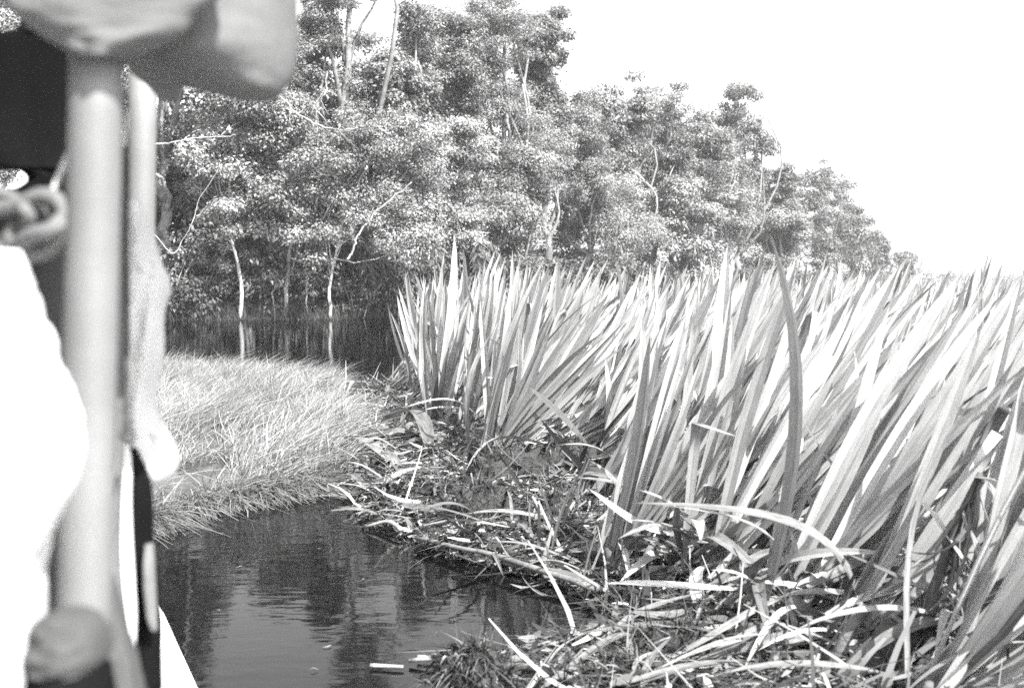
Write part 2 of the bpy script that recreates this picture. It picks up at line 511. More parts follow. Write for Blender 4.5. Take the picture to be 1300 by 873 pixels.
ORD = ['first', 'second', 'third', 'fourth', 'fifth', 'sixth', 'seventh', 'eighth', 'ninth', 'tenth', 'eleventh', 'twelfth', 'thirteenth', 'fourteenth', 'fifteenth', 'sixteenth', 'seventeenth', 'eighteenth', 'nineteenth', 'twentieth', 'twenty-first', 'twenty-second', 'twenty-third', 'twenty-fourth', 'twenty-fifth']
FG = "trees along the far bank"
T = [
 ("broadleaf_tree", "tall tree of the far bank standing behind the boat's near pole", 95, -90, 90, 372, 4, dict(mat=M_BUSH, n_cl=70)),
 ("broadleaf_tree", "tall tree of the far bank behind the boat's painted interior shade", -10, -60, 95, 372, 5, dict(mat=M_BUSH, n_cl=70)),
 ("broadleaf_tree", "tree of the far bank farthest left, behind the boat's awning", -120, -80, 95, 372, 4, dict(mat=M_BUSH, n_cl=70)),
 # kind, label, px, top, hw, bot, extra, options
 ("broadleaf_tree", "tall dark tree behind the boat's posts at the left of the far bank", 205, -170, 85, 330, 4, dict(mat=M_BUSH)),  # darker foliage colour, to darken its reflection in the water
 ("broadleaf_tree", "short pale-trunked waterside tree, leftmost of the pale trunks on the far shore", 300, 75, 85, 325, -.4, dict(bark=M_BARK, trunk_px=306, mat=M_TREEPALE, trunk_r=.10)),
 ("broadleaf_tree", "bright leafy tree over a crooked pale trunk on the far shore", 400, 120, 95, 335, -.2, dict(bark=M_BARK, trunk_px=362, mat=M_TREEPALE, trunk_r=.11, limbs=10)),
 ("broadleaf_tree", "bright leafy tree on a straight pale trunk, rightmost of the pale trunks", 480, 130, 90, 345, -.4, dict(bark=M_BARK, trunk_px=420, mat=M_TREEPALE, trunk_r=.085, limbs=10)),
 ("broadleaf_tree", "tree between the canvas corner and the tall spire of dark leaves, its lower crown sunlit", 345, 30, 72, 260, 6, dict()),
 ("tall_forest_tree", "very tall tree rising out of the top of the picture right of the canvas", 448, -190, 60, 220, 7, dict(mat=M_TREE, limbs=9)),
 ("tall_forest_tree", "thin-crowned tall tree with sky showing through its top", 520, -20, 55, 250, 8, dict(n_cl=60, limbs=12)),
 ("broadleaf_tree", "leafy tree top between canvas corner and very tall tree, cut by the picture's top", 402, -25, 45, 220, 9, dict()),
 ("broadleaf_tree", "dense tree joining the thin-crowned tall tree to the largest dark tree", 575, 8, 62, 260, 9, dict(n_cl=150)),
 ("broadleaf_tree", "dense tree low under the thin-crowned tall tree", 500, 72, 62, 300, 6, dict(n_cl=150)),
 ("broadleaf_tree", "rounded sunlit tree in front of the largest dark tree", 565, 150, 62, 340, 3, dict(mat=M_TREEPALE, limbs=9)),
 ("tall_forest_tree", "largest dark tree of the forest wall", 640, -12, 92, 260, 6, dict(n_cl=190, limbs=12)),
 ("tall_forest_tree", "right-hand shoulder of the skyline, ragged tree beside the largest dark tree", 695, 8, 50, 250, 8, dict(n_cl=150)),
 ("broadleaf_tree", "lower bushy tree under the largest dark tree, behind the strap leaves", 660, 190, 75, 360, 1, dict(mat=M_TREEPALE, limbs=9)),
 ("broadleaf_tree", "medium tree below the step in the skyline right of the largest tree", 748, 120, 55, 340, 4, dict()),
 ("broadleaf_tree", "bushy tree low on the bank, beneath the twin-topped crown", 780, 215, 62, 362, 1, dict(mat=M_TREEPALE)),
 ("broadleaf_tree", "twin-topped crown left of the thin airy tree, left half", 800, 100, 45, 330, 6, dict()),
 ("broadleaf_tree", "darker rounded crown just left of the thin airy tree", 855, 108, 42, 330, 5, dict(mat=M_TREE)),
 ("broadleaf_tree", "low tree on the bank below the darker rounded crown", 865, 225, 60, 362, 1, dict(mat=M_TREEPALE)),
 ("broadleaf_tree", "full rounded crown at the skyline step, behind the bushy bank trees", 772, 108, 46, 300, 9, dict(n_cl=110)),
 ("broadleaf_tree", "full crown filling the skyline between the twin-topped and darker crowns", 828, 106, 42, 300, 9, dict(n_cl=110)),
 ("broadleaf_tree", "crown filling the skyline between the darker crown and the airy tree", 892, 138, 42, 320, 9, dict(n_cl=110)),
 ("airy_tree", "thin airy tree with sky through its open crown, standing above its neighbours", 938, 103, 42, 240, 8, dict(n_cl=64, seed_lobes=7, limbs=10, per=240)),
 ("broadleaf_tree", "tree filling the bank beneath the thin airy tree", 925, 178, 55, 350, 3, dict()),
 ("broadleaf_tree", "small bright tree in the dip right of the thin airy tree", 985, 205, 42, 345, 4, dict()),
 ("broadleaf_tree", "low bright tree on the bank in front of the last round crown", 985, 265, 55, 362, 0, dict(mat=M_TREEPALE)),
 ("broadleaf_tree", "last big round crown before the forest drops to the right", 1045, 203, 44, 345, 3, dict()),
 ("broadleaf_tree", "smaller crown stepping down right of the last big round crown", 1082, 262, 28, 352, 3, dict()),
 ("broadleaf_tree", "low tree at the end of the forest edge where it meets the sky", 1112, 296, 24, 358, 2, dict()),
 ("broadleaf_tree", "tiny far tree at the tail of the forest edge", 1142, 322, 22, 362, 2, dict()),
]
for kind, label, px, top, hw, bot, ex, op in T:
    d = bank_d(px) + ex
    op.setdefault("leaf", 0.085 + 0.0017 * d)
    if d > 90:
        op.setdefault("per", 220)
    make_tree(kind, label, px, top, hw, bot, ex, FG, **op)
# a darker second row standing deeper in the forest, seen through the gaps
BACKROW = [(200, 150, 90, 9), (280, 190, 80, 9), (360, 200, 80, 9), (450, 210, 70, 9), (520, 190, 60, 9), (150, -60, 90, 14), (225, -120, 60, 14), (330, 60, 70, 13), (400, 80, 60, 15), (470, 40, 60, 14), (535, 75, 60, 13), (600, 30, 70, 15), (680, 45, 60, 15), (735, 125, 55, 13), (785, 122, 55, 13), (828, 118, 50, 13), (872, 130, 50, 13), (908, 160, 50, 14), (960, 192, 45, 14), (1012, 212, 42, 14), (1062, 232, 32, 14), (1090, 285, 25, 14)]
BACKROW.sort()
for q, (px, top, hw, ex) in enumerate(BACKROW):
    make_tree("inner_forest_tree", f"dim second-row forest tree, {ORD[q]} from the left, seen between the front crowns", px, top, hw, 372, ex,
              "second-row trees inside the forest", mat=M_BUSH, n_cl=120, per=70, leaf=.34, clr=.14, limbs=3)

# undergrowth: shrubs at the water's edge
SHR = [(215, 318, 42), (252, 325, 36), (285, 310, 34), (335, 315, 36), (385, 320, 34), (440, 315, 38), (480, 315, 40), (520, 310, 40), (560, 318, 40), (605, 330, 40), (650, 335, 40), (700, 335, 44), (760, 340, 44), (820, 342, 44), (880, 344, 44), (945, 346, 44), (1010, 348, 44), (1070, 350, 36)]
where = ["behind the second boat post", "left of the pale trunks", "beside the leftmost pale trunk", "between the two crooked pale trunks", "right of the crooked pale trunk",
         "right of the straight pale trunk", "under the drooping fronds", "left of the tall single strap leaf", "behind the tall single strap leaf", "behind the left end of the strap-leaf bed"]
for q, (px, top, hw) in enumerate(SHR):
    b = at_bank(px, .9 + (q % 3) * .7)
    d = b[1]; sc = d / FPX
    zt = ZofY(top, d)
    n_cl = 46
    c = np.stack([rng.normal(size=n_cl) * hw * sc * .5, rng.normal(size=n_cl) * .6, rng.random(n_cl) ** .8 * zt], 1)
    root = empty("waterside_shrub", b)
    lab = f"dark waterside shrub on the far bank {where[q]}" if q < len(where) else f"dark shrub, {ORD[q - len(where)]} from left, low at the foot of the receding forest"
    tag(root, lab, "shrub", "shrubs at the foot of the forest")
    v, f, t = clump_leaves(c, np.full(n_cl, .42 + .002 * d), 75, .15 + .0016 * d, .6 + .7 * rng.random(n_cl), .7, .5)
    link("foliage", mesh_np("foliage", v, f, False, {"tint": t}), M_BUSH, root)
    for s in range(3):
        a = rng.normal() * .5
        link("stem", tube_mesh("stem", curve_pts([(a * .3, 0, -.4), (a, 0, zt * .4), (a * 1.8, rng.normal() * .3, zt * .85)], 7), np.linspace(.06, .02, 7), 5), M_BARKDARK, root)
    if q >= len(where):
        root["group"] = "hidden shrubs under the receding forest"

for q, (px, top, lab) in enumerate([(210, 352, "low brush hanging over the far waterline behind the second boat post"), (250, 362, "low brush at the far waterline under the pale vine"), (452, 360, "low brush at the waterline right of the straight pale trunk"), (498, 335, "low brush at the waterline under the drooping palms"), (540, 340, "low brush at the waterline behind the tall single leaf")]):
    b = at_bank(px, -.5); zt = ZofY(top, b[1]); wd_ = 22 * b[1] / FPX
    root = empty("waterside_brush", b); tag(root, lab, "shrub", "low brush along the far waterline")
    n_cl = 26
    c = np.stack([rng.normal(size=n_cl) * wd_ * .7, rng.normal(size=n_cl) * .35, zt * rng.random(n_cl) ** 1.3], 1)
    v, f, t = clump_leaves(c, np.full(n_cl, .34), 55, .20, .5 + .8 * rng.random(n_cl), .9, .9)
    link("foliage", mesh_np("foliage", v, f, False, {"tint": t}), M_BUSH, root)
    for w_ in range(4):
        a = rng.normal() * .5
        link("stem", tube_mesh("stem", curve_pts([(a * .4, 0, -.4), (a, 0, zt * .5), (a * 2.2, rng.normal() * .2, zt * (.9 + .4 * rng.random()))], 8), np.linspace(.035, .01, 8), 4), M_BARK if w_ == 0 else M_BARKDARK, root)
for q, (px, top, lab) in enumerate([(232, 300, "thin leaning sapling right of the second boat post"), (268, 318, "thin sapling left of the leftmost pale trunk"), (328, 300, "thin forked sapling between the leftmost and crooked pale trunks"),
                                (345, 320, "slim grey sapling close left of the crooked pale trunk"), (390, 300, "slim grey sapling right of the crooked pale trunk"), (455, 290, "slanting sapling under the drooping palms"), (500, 330, "short thin sapling at the waterline left of the strap leaves")]):
    b = at_bank(px, -.2 + .3 * (q % 3)); zt = ZofY(top, b[1])
    root = empty("sapling", b); tag(root, lab, "sapling", "saplings under the front trees")
    ln = rng.normal() * .5
    pth = curve_pts([(0, 0, -.4), (ln * .2 + rng.normal() * .08, 0, zt * .35), (ln * .8, .2, zt * .7), (ln * 1.3, .3, zt)], 14)
    pth[1:] += rng.normal(size=(13, 3)) * .03
    link("trunk", tube_mesh("trunk", pth, np.linspace(.05, .018, 14), 5), M_BARK if q % 2 == 0 else M_BARKDARK, root)
    for w_ in range(5):
        s_ = pth[int(rng.integers(4, 13))]
        e = s_ + np.array([rng.normal() * .6, rng.normal() * .2, .3 + .5 * rng.random()])
        link("limb", tube_mesh("limb", curve_pts([s_, (s_ + e) / 2 + rng.normal(size=3) * .1, e], 6), np.linspace(.02, .008, 6), 4), M_BARK if q % 2 == 0 else M_BARKDARK, root)
    n_cl = 12
    c = np.stack([ln + rng.normal(size=n_cl) * .5, rng.normal(size=n_cl) * .3, zt * (.35 + .65 * rng.random(n_cl))], 1)
    v, f, t = clump_leaves(c, np.full(n_cl, .38), 60, .17, .6 + .7 * rng.random(n_cl), .6, .6)
    link("crown", mesh_np("crown", v, f, False, {"tint": t}), M_TREE, root)
# drooping palm-like fronds beside the water
for px, top, lab in ((455, 300, "drooping long-fronded palm right of the straight pale trunk"), (520, 285, "drooping long-fronded palm hanging over the water left of the tall single strap leaf"),
                     (600, 290, "drooping palm behind the left end of the strap-leaf bed")):
    b = at_bank(px, .6); d = b[1]; zt = ZofY(top, d)
    root = empty("drooping_palm", b); tag(root, lab, "palm", "drooping palms on the far bank")
    link("trunk", tube_mesh("trunk", curve_pts([(0, 0, -.3), (.1, 0, zt * .4), (.05, 0, zt * .8)], 6), np.linspace(.14, .09, 6), 6), M_BARKDARK, root)
    for q in range(12):
        a = q * math.tau / 12 + rng.random() * .4
        dr = np.array([math.cos(a), math.sin(a), 0])
        Lf = 1.7 + rng.random() * .7
        tt = np.linspace(0, 1, 8)
        path = np.array([0.05, 0, zt * .8]) + dr[None] * (Lf * tt * (1 - .25 * tt))[:, None] + np.array([0, 0, 1.])[None] * (Lf * (.55 * tt - 1.25 * tt ** 2))[:, None]
        nl = 70
        ti = rng.random(nl) * .95 + .05
        bp = np.stack([np.interp(ti, tt, path[:, k_]) for k_ in range(3)], 1)
        sdv = np.cross(dr, [0, 0, 1.0]) * np.where(rng.random(nl) < .5, 1, -1)[:, None]
        dd = unit(sdv * .55 + dr * .45 + np.array([0, 0, -.45]) + rng.normal(size=(nl, 3)) * .12)
        v, f, at = ribbons(bp, dd, .45 + .25 * rng.random(nl), np.full(nl, .06), np.tile([0, 0, -.5], (nl, 1)), 2, tint=.7 + .6 * rng.random(nl))
        link("frond", mesh_np("frond", v, f, True, at), M_BUSH, root)

# reeds and hanging grass along the far waterline (uncountable)
n = 9000
px = rng.uniform(150, 620, n)
dd = np.interp(px, [b[0] for b in BPX], [b[1] for b in BPX]) + rng.uniform(-1.0, .9, n)
base = np.stack([(px - 650) / FPX * dd, dd, np.full(n, -.05)], 1)
dirs = unit(np.stack([rng.normal(size=n) * .25, rng.normal(size=n) * .2 - .15, np.ones(n)], 1))
v, f, at = ribbons(base, dirs, (.15 + .9 * rng.random(n) ** 3) * (.5 + 1.1 * fbm(px * .06, dd)), .02 + .02 * rng.random(n), np.stack([rng.normal(size=n) * .3, -.25 * rng.random(n), -.25 * rng.random(n)], 1), 3, tint=.4 + 1.1 * rng.random(n))
tag(link("shore_reeds", mesh_np("shore_reeds", v, f, True, at), M_REED), "reeds and hanging grass along the far waterline", "reeds", kind="stuff")

# far low forest closing the horizon on the right (reads as one mass)
n_cl = 700
px = rng.uniform(1120, 1420, n_cl)
dd = np.interp(px, [b[0] for b in BPX], [b[1] for b in BPX]) + rng.uniform(0, 40, n_cl)
hgt = np.interp(px, [1120, 1160, 1230, 1300, 1420], [7.5, 5.0, 4.5, 4.0, 4.0]) * (.6 + .5 * rng.random(n_cl))
c = np.stack([(px - 650) / FPX * dd, dd, hgt * rng.random(n_cl) ** .5 + .3], 1)
v, f, t = clump_leaves(c, np.full(n_cl, 1.6), 40, .9, .7 + .6 * rng.random(n_cl))
tag(link("distant_forest", mesh_np("distant_forest", v, f, False, {"tint": t}), M_TREE), "low distant forest on the horizon at the right", "forest", kind="stuff")

# pale vine hanging in front of the left trees, and dead pale branches
def vine(pts, r, lab, d=50.0, name="hanging_vine", cat="vine"):
    path = curve_pts([P(x, y, d + k_ * .05) for k_, (x, y) in enumerate(pts)], 40)
    path += rng.normal(size=path.shape) * .012
    path += np.cumsum(rng.normal(size=path.shape), 0) * .02
    o = link(name, tube_mesh(name, path, np.linspace(r, r * .4, 40), 5), M_BARK)
    tag(o, lab, cat)
    if name == "dead_branch":
        for q in range(5):
            k_ = int(rng.integers(8, 36)); s_ = path[k_]; t_ = unit(path[min(39, k_ + 3)] - s_)
            e = s_ + (t_ * .6 + rng.normal(size=3) * .5) * (.5 + .6 * rng.random())
            link("twig", tube_mesh("twig", curve_pts([s_, (s_ + e) / 2 + rng.normal(size=3) * .06, e], 6), np.linspace(r * .5, r * .15, 6), 4), M_BARK, o)
vine([(150, 262), (198, 298), (222, 321), (238, 305), (252, 282), (262, 248), (290, 205)], .028, "pale hanging vine dipping in a V beside the second boat post")
vine([(190, 185), (225, 178), (262, 174), (300, 168)], .04, "pale dead branch reaching level from behind the second boat post", 50, "dead_branch", "branch")
vine([(352, 122), (378, 145), (420, 160), (455, 158)], .04, "pale bare branch slanting down below the canvas corner", 50, "dead_branch", "branch")
vine([(416, 90), (410, 118), (400, 140), (402, 168)], .04, "short upright pale dead branch right of the canvas corner", 50, "dead_branch", "branch")
vine([(440, 330), (455, 300), (480, 268), (520, 232)], .055, "long pale limb rising slantwise over the drooping palms", 52, "dead_branch", "branch")
#@@GRASS
# ------------------------------------------------------------------ grass on the left mat
gp = [tuple(G(x, y)[:2]) for x, y in [(-90, 716), (90, 688), (190, 664), (250, 643), (330, 627), (400, 616), (438, 612), (452, 590), (440, 545), (425, 515), (415, 500), (330, 487), (200, 477), (90, 478), (-90, 482)]]
ga = np.array(gp)
n = 150000
pts = np.stack([rng.uniform(ga[:, 0].min(), ga[:, 0].max(), n), rng.uniform(ga[:, 1].min(), ga[:, 1].max(), n)], 1)
pts = pts[inpoly(pts, gp)]
keepn = fbm(pts[:, 0] * 1.7, pts[:, 1] * 1.7) > 0.32 + 0.18 * rng.random(len(pts))
pts = pts[keepn]
vis = pts[:, 0] / pts[:, 1] > -0.40
pts = pts[vis]
n = len(pts)
h, sd_e = land_h(pts[:, 0], pts[:, 1])
lean = (fbm(pts[:, 0] * 1.3 + 5, pts[:, 1] * 1.3) - .35) * 2
dirs = unit(np.stack([.55 * lean + rng.normal(size=n) * .42, (fbm(pts[:, 0] * 1.5 + 15, pts[:, 1] * 1.5) - .5) * 1.4 + rng.normal(size=n) * .4, np.ones(n)], 1))
L = (.24 + .32 * rng.random(n)) * (.35 + 1.2 * fbm(pts[:, 0] * 1.6, pts[:, 1] * 1.6 + 4))
front_edge = (sd_e < .45) & (pts[:, 1] < 12)
bend = np.stack([.28 + rng.normal(size=n) * .3, rng.normal(size=n) * .25 - np.where(front_edge, .35, 0), -.12 - .3 * rng.random(n)], 1)
print("grass blades", n)
v, f, at = ribbons(np.column_stack([pts, h - .02]), dirs, L, .004 + .006 * rng.random(n), bend, 3, tint=np.clip((.7 + .6 * fbm(pts[:, 0] * 2.5 + 9, pts[:, 1] * 2.5)) * (1 + rng.normal(size=n) * .3), .25, 1.6))
tag(link("marsh_grass", mesh_np("marsh_grass", v, f, True, at), M_GRASS), "pale marsh grass covering the low mat at the left", "grass", kind="stuff")
# fringe drooping over the front edge into the water
n = 9000
px = rng.uniform(150, 440, n)
yy = np.interp(px, [90, 190, 250, 330, 400, 440], [688, 664, 644, 628, 616, 612]) + rng.normal(size=n) * 4
k_ = vnoise(px * .045, px * 0 + 3) > .38 + .25 * rng.random(n)
px, yy = px[k_], yy[k_]; n = len(px)
bp = np.array([G(a_, b_) for a_, b_ in zip(px, yy)])
dirs = unit(np.stack([.2 + rng.normal(size=n) * .5, -.45 + rng.normal(size=n) * .3, .7 + .3 * rng.random(n)], 1))
v, f, at = ribbons(bp, dirs, .2 + .3 * rng.random(n), .007 + .006 * rng.random(n), np.stack([.1 + rng.normal(size=n) * .4, -.3 + rng.normal(size=n) * .2, -.75 - .4 * rng.random(n)], 1), 4, tint=np.clip(.8 + rng.normal(size=n) * .3, .25, 1.4))
tag(link("overhanging_grass", mesh_np("overhanging_grass", v, f, True, at), M_FRINGEGRASS), "grass fringe drooping over the front edge of the left mat", "grass", kind="stuff")
#@@PLANTS
# ------------------------------------------------------------------ strap-leaved plants
def leaf_mesh(name, bow=0.0, sway=0.0, fold=0.35, twist=0.0, peak=0.5, break_at=None, break_ang=0.0, nseg=10, basew=0.45, curl=0.0):
    t = np.linspace(0, 1, nseg + 1)
    wd = np.where(t < peak, basew + (1 - basew) * np.sin(t / peak * math.pi / 2), np.cos((t - peak) / (1 - peak) * math.pi / 2) ** 0.6)
    wd = np.clip(wd, 0.015, 1)
    x = sway * np.sin(t * math.pi) + 0 * t
    y = -bow * np.sin(t * math.pi) * (.6 + .8 * t)
    z = t.copy()
    if break_at is not None:
        k = t > break_at
        dt = t[k] - break_at
        y0, z0 = np.interp(break_at, t, y), break_at
        y[k] = y0 - dt * math.sin(break_ang); z[k] = z0 + dt * math.cos(break_ang)
    y = y - curl * t ** 3
    tw = twist * t
    V, U, VV = [], [], []
    for q in range(nseg + 1):
        c, s = math.cos(tw[q]), math.sin(tw[q])
        for u in (-1, 0, 1):
            lx = u * wd[q] * .5
            ly = -abs(u) * wd[q] * .5 * fold
            # width units are scaled separately, so x,y of the section are in 'width' axes
            V.append((lx * c - ly * s, ly * c + lx * s, x[q], y[q], z[q])); U.append(u); VV.append(t[q])
    V = np.array(V)
    F = np.array([[q * 3 + k, q * 3 + k + 1, q * 3 + k + 4, q * 3 + k + 3] for q in range(nseg) for k in (0, 1)])
    return V, F, np.array(U, float), np.array(VV)

WL = 0.044      # width : length ratio of a leaf
def leaf_var(nm, ratio=WL, mat=None, **kw):
    V, F, U, VV = leaf_mesh(nm, **kw)
    co = np.stack([V[:, 0] * ratio + V[:, 2], V[:, 1] * ratio + V[:, 3], V[:, 4]], 1)
    me = mesh_np(nm, co, F, True, {"u": U, "v": VV})
    me.materials.append(mat or M_LEAF)
    ev = np.empty(len(me.edges) * 2, np.int32); me.edges.foreach_get("vertices", ev); ev = ev.reshape(-1, 2)
    at = me.attributes.get("sharp_edge") or me.attributes.new("sharp_edge", 'BOOLEAN', 'EDGE')
    at.data.foreach_set("value", (ev % 3 == 1).all(1))          # the midrib is a crease
    return me
VAR = []
for q in range(18):
    r_ = random.random
    VAR.append(leaf_var("strap_leaf_blade", WL * (.85 + .35 * r_()), bow=(r_() - .35) * .13, sway=(r_() - .5) * .06, fold=.3 + .6 * r_(), twist=(r_() - .5) * .9, peak=.42 + .2 * r_(), basew=.4 + .2 * r_()))
for q in range(4):
    VAR.append(leaf_var("arched_leaf_blade", WL, bow=.03, fold=.35, twist=(random.random() - .5), peak=.5, curl=.18 + .1 * q))
BROKEN = [leaf_var("broken_leaf_blade", WL, bow=.03, fold=.3, peak=.5, break_at=.5 + .12 * q, break_ang=1.5 + .35 * q) for q in range(4)]
DRY = [leaf_var("dry_leaf_blade", WL * (.5 + .12 * q), M_LEAFDRY, bow=.05 * (q - 1), sway=.04 * (q - 2), fold=.7 - .1 * q, twist=1.4 * (q - 2) / 2, peak=.45) for q in range(5)]
FLAT = [leaf_var("fallen_leaf_blade", .060, M_LEAFDRY, bow=.04 * (q - 1), sway=.05 * (q - 2), fold=.15 + .08 * q, twist=.5 * (q - 2) / 2, peak=.45) for q in range(5)]
FLOP = [leaf_var("flopped_leaf_blade", WL * (1.0 + .1 * q), M_LEAFDRY if q % 2 else M_LEAF, bow=-.05, sway=.05 * (q - 2), fold=.4, twist=.7 * (q - 2) / 2, peak=.45, curl=-.18 - .09 * q) for q in range(6)]
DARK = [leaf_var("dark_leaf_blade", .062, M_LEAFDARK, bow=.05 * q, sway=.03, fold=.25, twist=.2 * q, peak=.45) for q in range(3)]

def leaf_matrix(base, tip, roll, wscale=1.0):
    base, tip = Vector(base), Vector(tip)
    ax = tip - base; L = ax.length; ax.normalize()
    f = Vector((math.sin(roll), -math.cos(roll), 0))          # direction the blade faces
    f = f - ax * f.dot(ax)
    if f.length < 1e-4: f = Vector((1, 0, 0))
    f.normalize()
    s = f.cross(ax)
    s = -s
    # local x = side, local -y = facing, local z = along
    m = Matrix((( s.x, -f.x, ax.x, base.x), (s.y, -f.y, ax.y, base.y), (s.z, -f.z, ax.z, base.z), (0, 0, 0, 1)))
    return m @ Matrix.Diagonal((L * wscale, L * wscale, L, 1))

def up_matrix(base, ax, L, wscale=1.0):
    base, ax = Vector(base), Vector(ax).normalized()
    f = Vector((random.gauss(0, .35), random.gauss(-.25, .3), 1)); f = (f - ax * f.dot(ax)).normalized(); s = -(f.cross(ax))
    return Matrix(((s.x, -f.x, ax.x, base.x), (s.y, -f.y, ax.y, base.y), (s.z, -f.z, ax.z, base.z), (0, 0, 0, 1))) @ Matrix.Diagonal((L * wscale, L * wscale, L, 1))

def add_leaf(root, me, base, tip, roll, wscale=1.0, name="leaf"):
    o = bpy.data.objects.new(name, me)
    COL.objects.link(o)
    o.parent = root
    m = leaf_matrix(base, tip, roll, wscale)
    m.translation = m.translation - root.location
    o.matrix_local = m
    return o

STEM = tube_mesh("stem_sheath", [(0, 0, -.12), (.01, 0, .0), (.0, 0, .07), (0, 0, .13)], [.03, .035, .03, .018], 7)
STEM.materials.append(M_STEM)

TOPX = [500, 540, 620, 700, 800, 870, 930, 1000, 1100, 1200, 1320]
TOPY = [385, 350, 330, 338, 362, 358, 325, 322, 328, 335, 335]
def px_of(x, y): return 650 + FPX * x / (y * CP)

def make_plant(x, y, nleaf, lean, spread, height, label, group, fan=0.0, dry=1, zadd=0.0, flop=0):
    z = max(hz(x, y), 0.02) + zadd
    root = empty("strap_leaf_plant", (x, y, z))
    tag(root, label, "marsh plant", group)
    st = link("stem", STEM, None, root)
    st.scale = (1 + random.random() * .4,) * 2 + (1.0 + random.random() * .6,)
    st.rotation_euler = (random.gauss(0, .15), R(lean) * .7 + random.gauss(0, .1), random.random() * 6)
    for q in range(nleaf):
        a = lean + random.gauss(0, spread) + fan * (q / max(1, nleaf - 1) - .5)
        if px_of(x, y) > 590: a = max(a, 3 + random.random() * 8)
        ty = random.gauss(-3, 17)
        L = height * (.58 + .46 * random.random())
        ax = Vector((math.sin(R(a)), math.sin(R(ty)) * .8, math.cos(R(a)))).normalized()
        b = Vector((x + random.gauss(0, .05), y + random.gauss(0, .06), z + .02 + .05 * random.random()))
        pxl = px_of(b.x + ax.x * L, b.y + ax.y * L)
        lim = ZofY(float(np.interp(pxl, TOPX, TOPY)) - random.gauss(5, 17), b.y + ax.y * L)
        L *= min(1.0, max(.3, (lim - b.z) / max(.05, ax.z * L)))
        me = random.choice(VAR[:18]) if random.random() < .82 else random.choice(VAR[18:] + BROKEN)
        add_leaf(root, me, b, b + ax * L, random.gauss(.12, .5), .72 + .42 * random.random())
    for q in range(dry):
        a = lean + random.gauss(20, 28)
        ax = Vector((math.sin(R(a)), random.gauss(0, .35), abs(math.cos(R(a))) * .7 + .05)).normalized()
        b = Vector((x + random.gauss(0, .06), y + random.gauss(0, .06), z + .03))
        add_leaf(root, random.choice(DRY), b, b + ax * height * (.4 + .4 * random.random()), random.random() * 6, 1.0)
    for q in range(flop):
        a = random.gauss(35, 75); el = random.gauss(32, 12)
        ax = Vector((math.sin(R(a)) * math.cos(R(el)), -abs(math.cos(R(a))) * .7 * math.cos(R(el)), math.sin(R(el))))
        b = Vector((x + random.gauss(0, .08), y + random.gauss(0, .08), z + .04 + .12 * random.random()))
        o = bpy.data.objects.new("leaf", random.choice(FLOP + FLOP[::2] + DARK[:1])); COL.objects.link(o); o.parent = root
        m = up_matrix(b, ax, .32 + .4 * random.random(), 1.7); m.translation = m.translation - root.location; o.matrix_local = m
    return root

BED = [(508, 494), (548, 532), (580, 572), (612, 596), (690, 592), (735, 606), (756, 640), (748, 690), (800, 730), (860, 735), (935, 765), (985, 795), (1040, 840), (1100, 895), (1340, 1010)]
bedp = [tuple(G(x, y, .1)[:2]) for x, y in BED] + [(4.2, 4.4), (9, 12), (13.5, 24), (13.5, 27), (3, 29), (0.6, 25), (-.7, 21.5)]
ba = np.array(bedp)
def lean_at(px): return float(np.interp(px, [480, 560, 600, 640, 700, 745, 775, 850, 950, 1100, 1300], [30, 18, 8, 22, 46, 48, 32, 30, 39, 43, 40]))
cand = np.stack([rng.uniform(ba[:, 0].min(), ba[:, 0].max(), 9000), rng.uniform(ba[:, 1].min(), ba[:, 1].max(), 9000)], 1)
cand = cand[inpoly(cand, bedp)]
cand = cand[cand[:, 0] / cand[:, 1] < .50]
edge = polydist(cand, bedp[:len(BED)])
taken = []
order = np.argsort(cand[:, 1] + rng.random(len(cand)) * 1.0)
for k_ in order:
    p = cand[k_]
    sp = .30 + .012 * p[1] if edge[k_] < .8 else .36 + .02 * p[1]
    if all((p[0] - t_[0]) ** 2 + (p[1] - t_[1]) ** 2 > sp * sp for t_ in taken):
        taken.append((p[0], p[1], edge[k_]))
print("plants wanted", len(taken))
def px_of(x, y): return 650 + FPX * x / (y * CP)
ZONES = [  # test on (px, depth) -> label, group
 (lambda px, d: d > 15 and px < 760, "strap-leaved plant of the far row at the left, only its tips showing against the forest", "far strap-leaf plants before the forest"),
 (lambda px, d: d > 15 and px < 1010, "strap-leaved plant of the far middle, pale tips lined up below the receding trees", "far strap-leaf plants in the middle"),
 (lambda px, d: d > 15, "strap-leaved plant of the far right, tips against white sky", "far strap-leaf plants at the right"),
 (lambda px, d: px < 600, "upright strap-leaved plant at the bed's left end", "strap-leaf plants at the left end"),
 (lambda px, d: px < 740 and d < 12.5, "strap-leaved plant in the fan above the peat", "strap-leaf plants above the peat clump"),
 (lambda px, d: px < 780, "strap-leaved plant in the second rank, behind the fan", "strap-leaf plants behind the fan"),
 (lambda px, d: px < 900 and d < 9.0, "broad strap-leaved plant just right of the inlet", "strap-leaf plants right of the inlet"),
 (lambda px, d: px < 930, "strap-leaved plant in the middle of the bed", "strap-leaf plants mid bed"),
 (lambda px, d: px < 1120 and d < 8.0, "large strap-leaved plant leaning over the front litter", "front strap-leaf plants leaning right"),
 (lambda px, d: px < 1120, "strap-leaved plant deep in the bed right of centre", "deep strap-leaf plants leaning right"),
 (lambda px, d: d < 7.0, "near strap-leaved plant at the lower right corner", "nearest strap-leaf plants at the right"),
 (lambda px, d: True, "strap-leaved plant near the right edge, second rank", "strap-leaf plants at the right edge"),
]
taken = taken[:300]
zone_of = []
for x, y, e in taken:
    px = px_of(x, y)
    zone_of.append(next(q for q, z_ in enumerate(ZONES) if z_[0](px, y)))
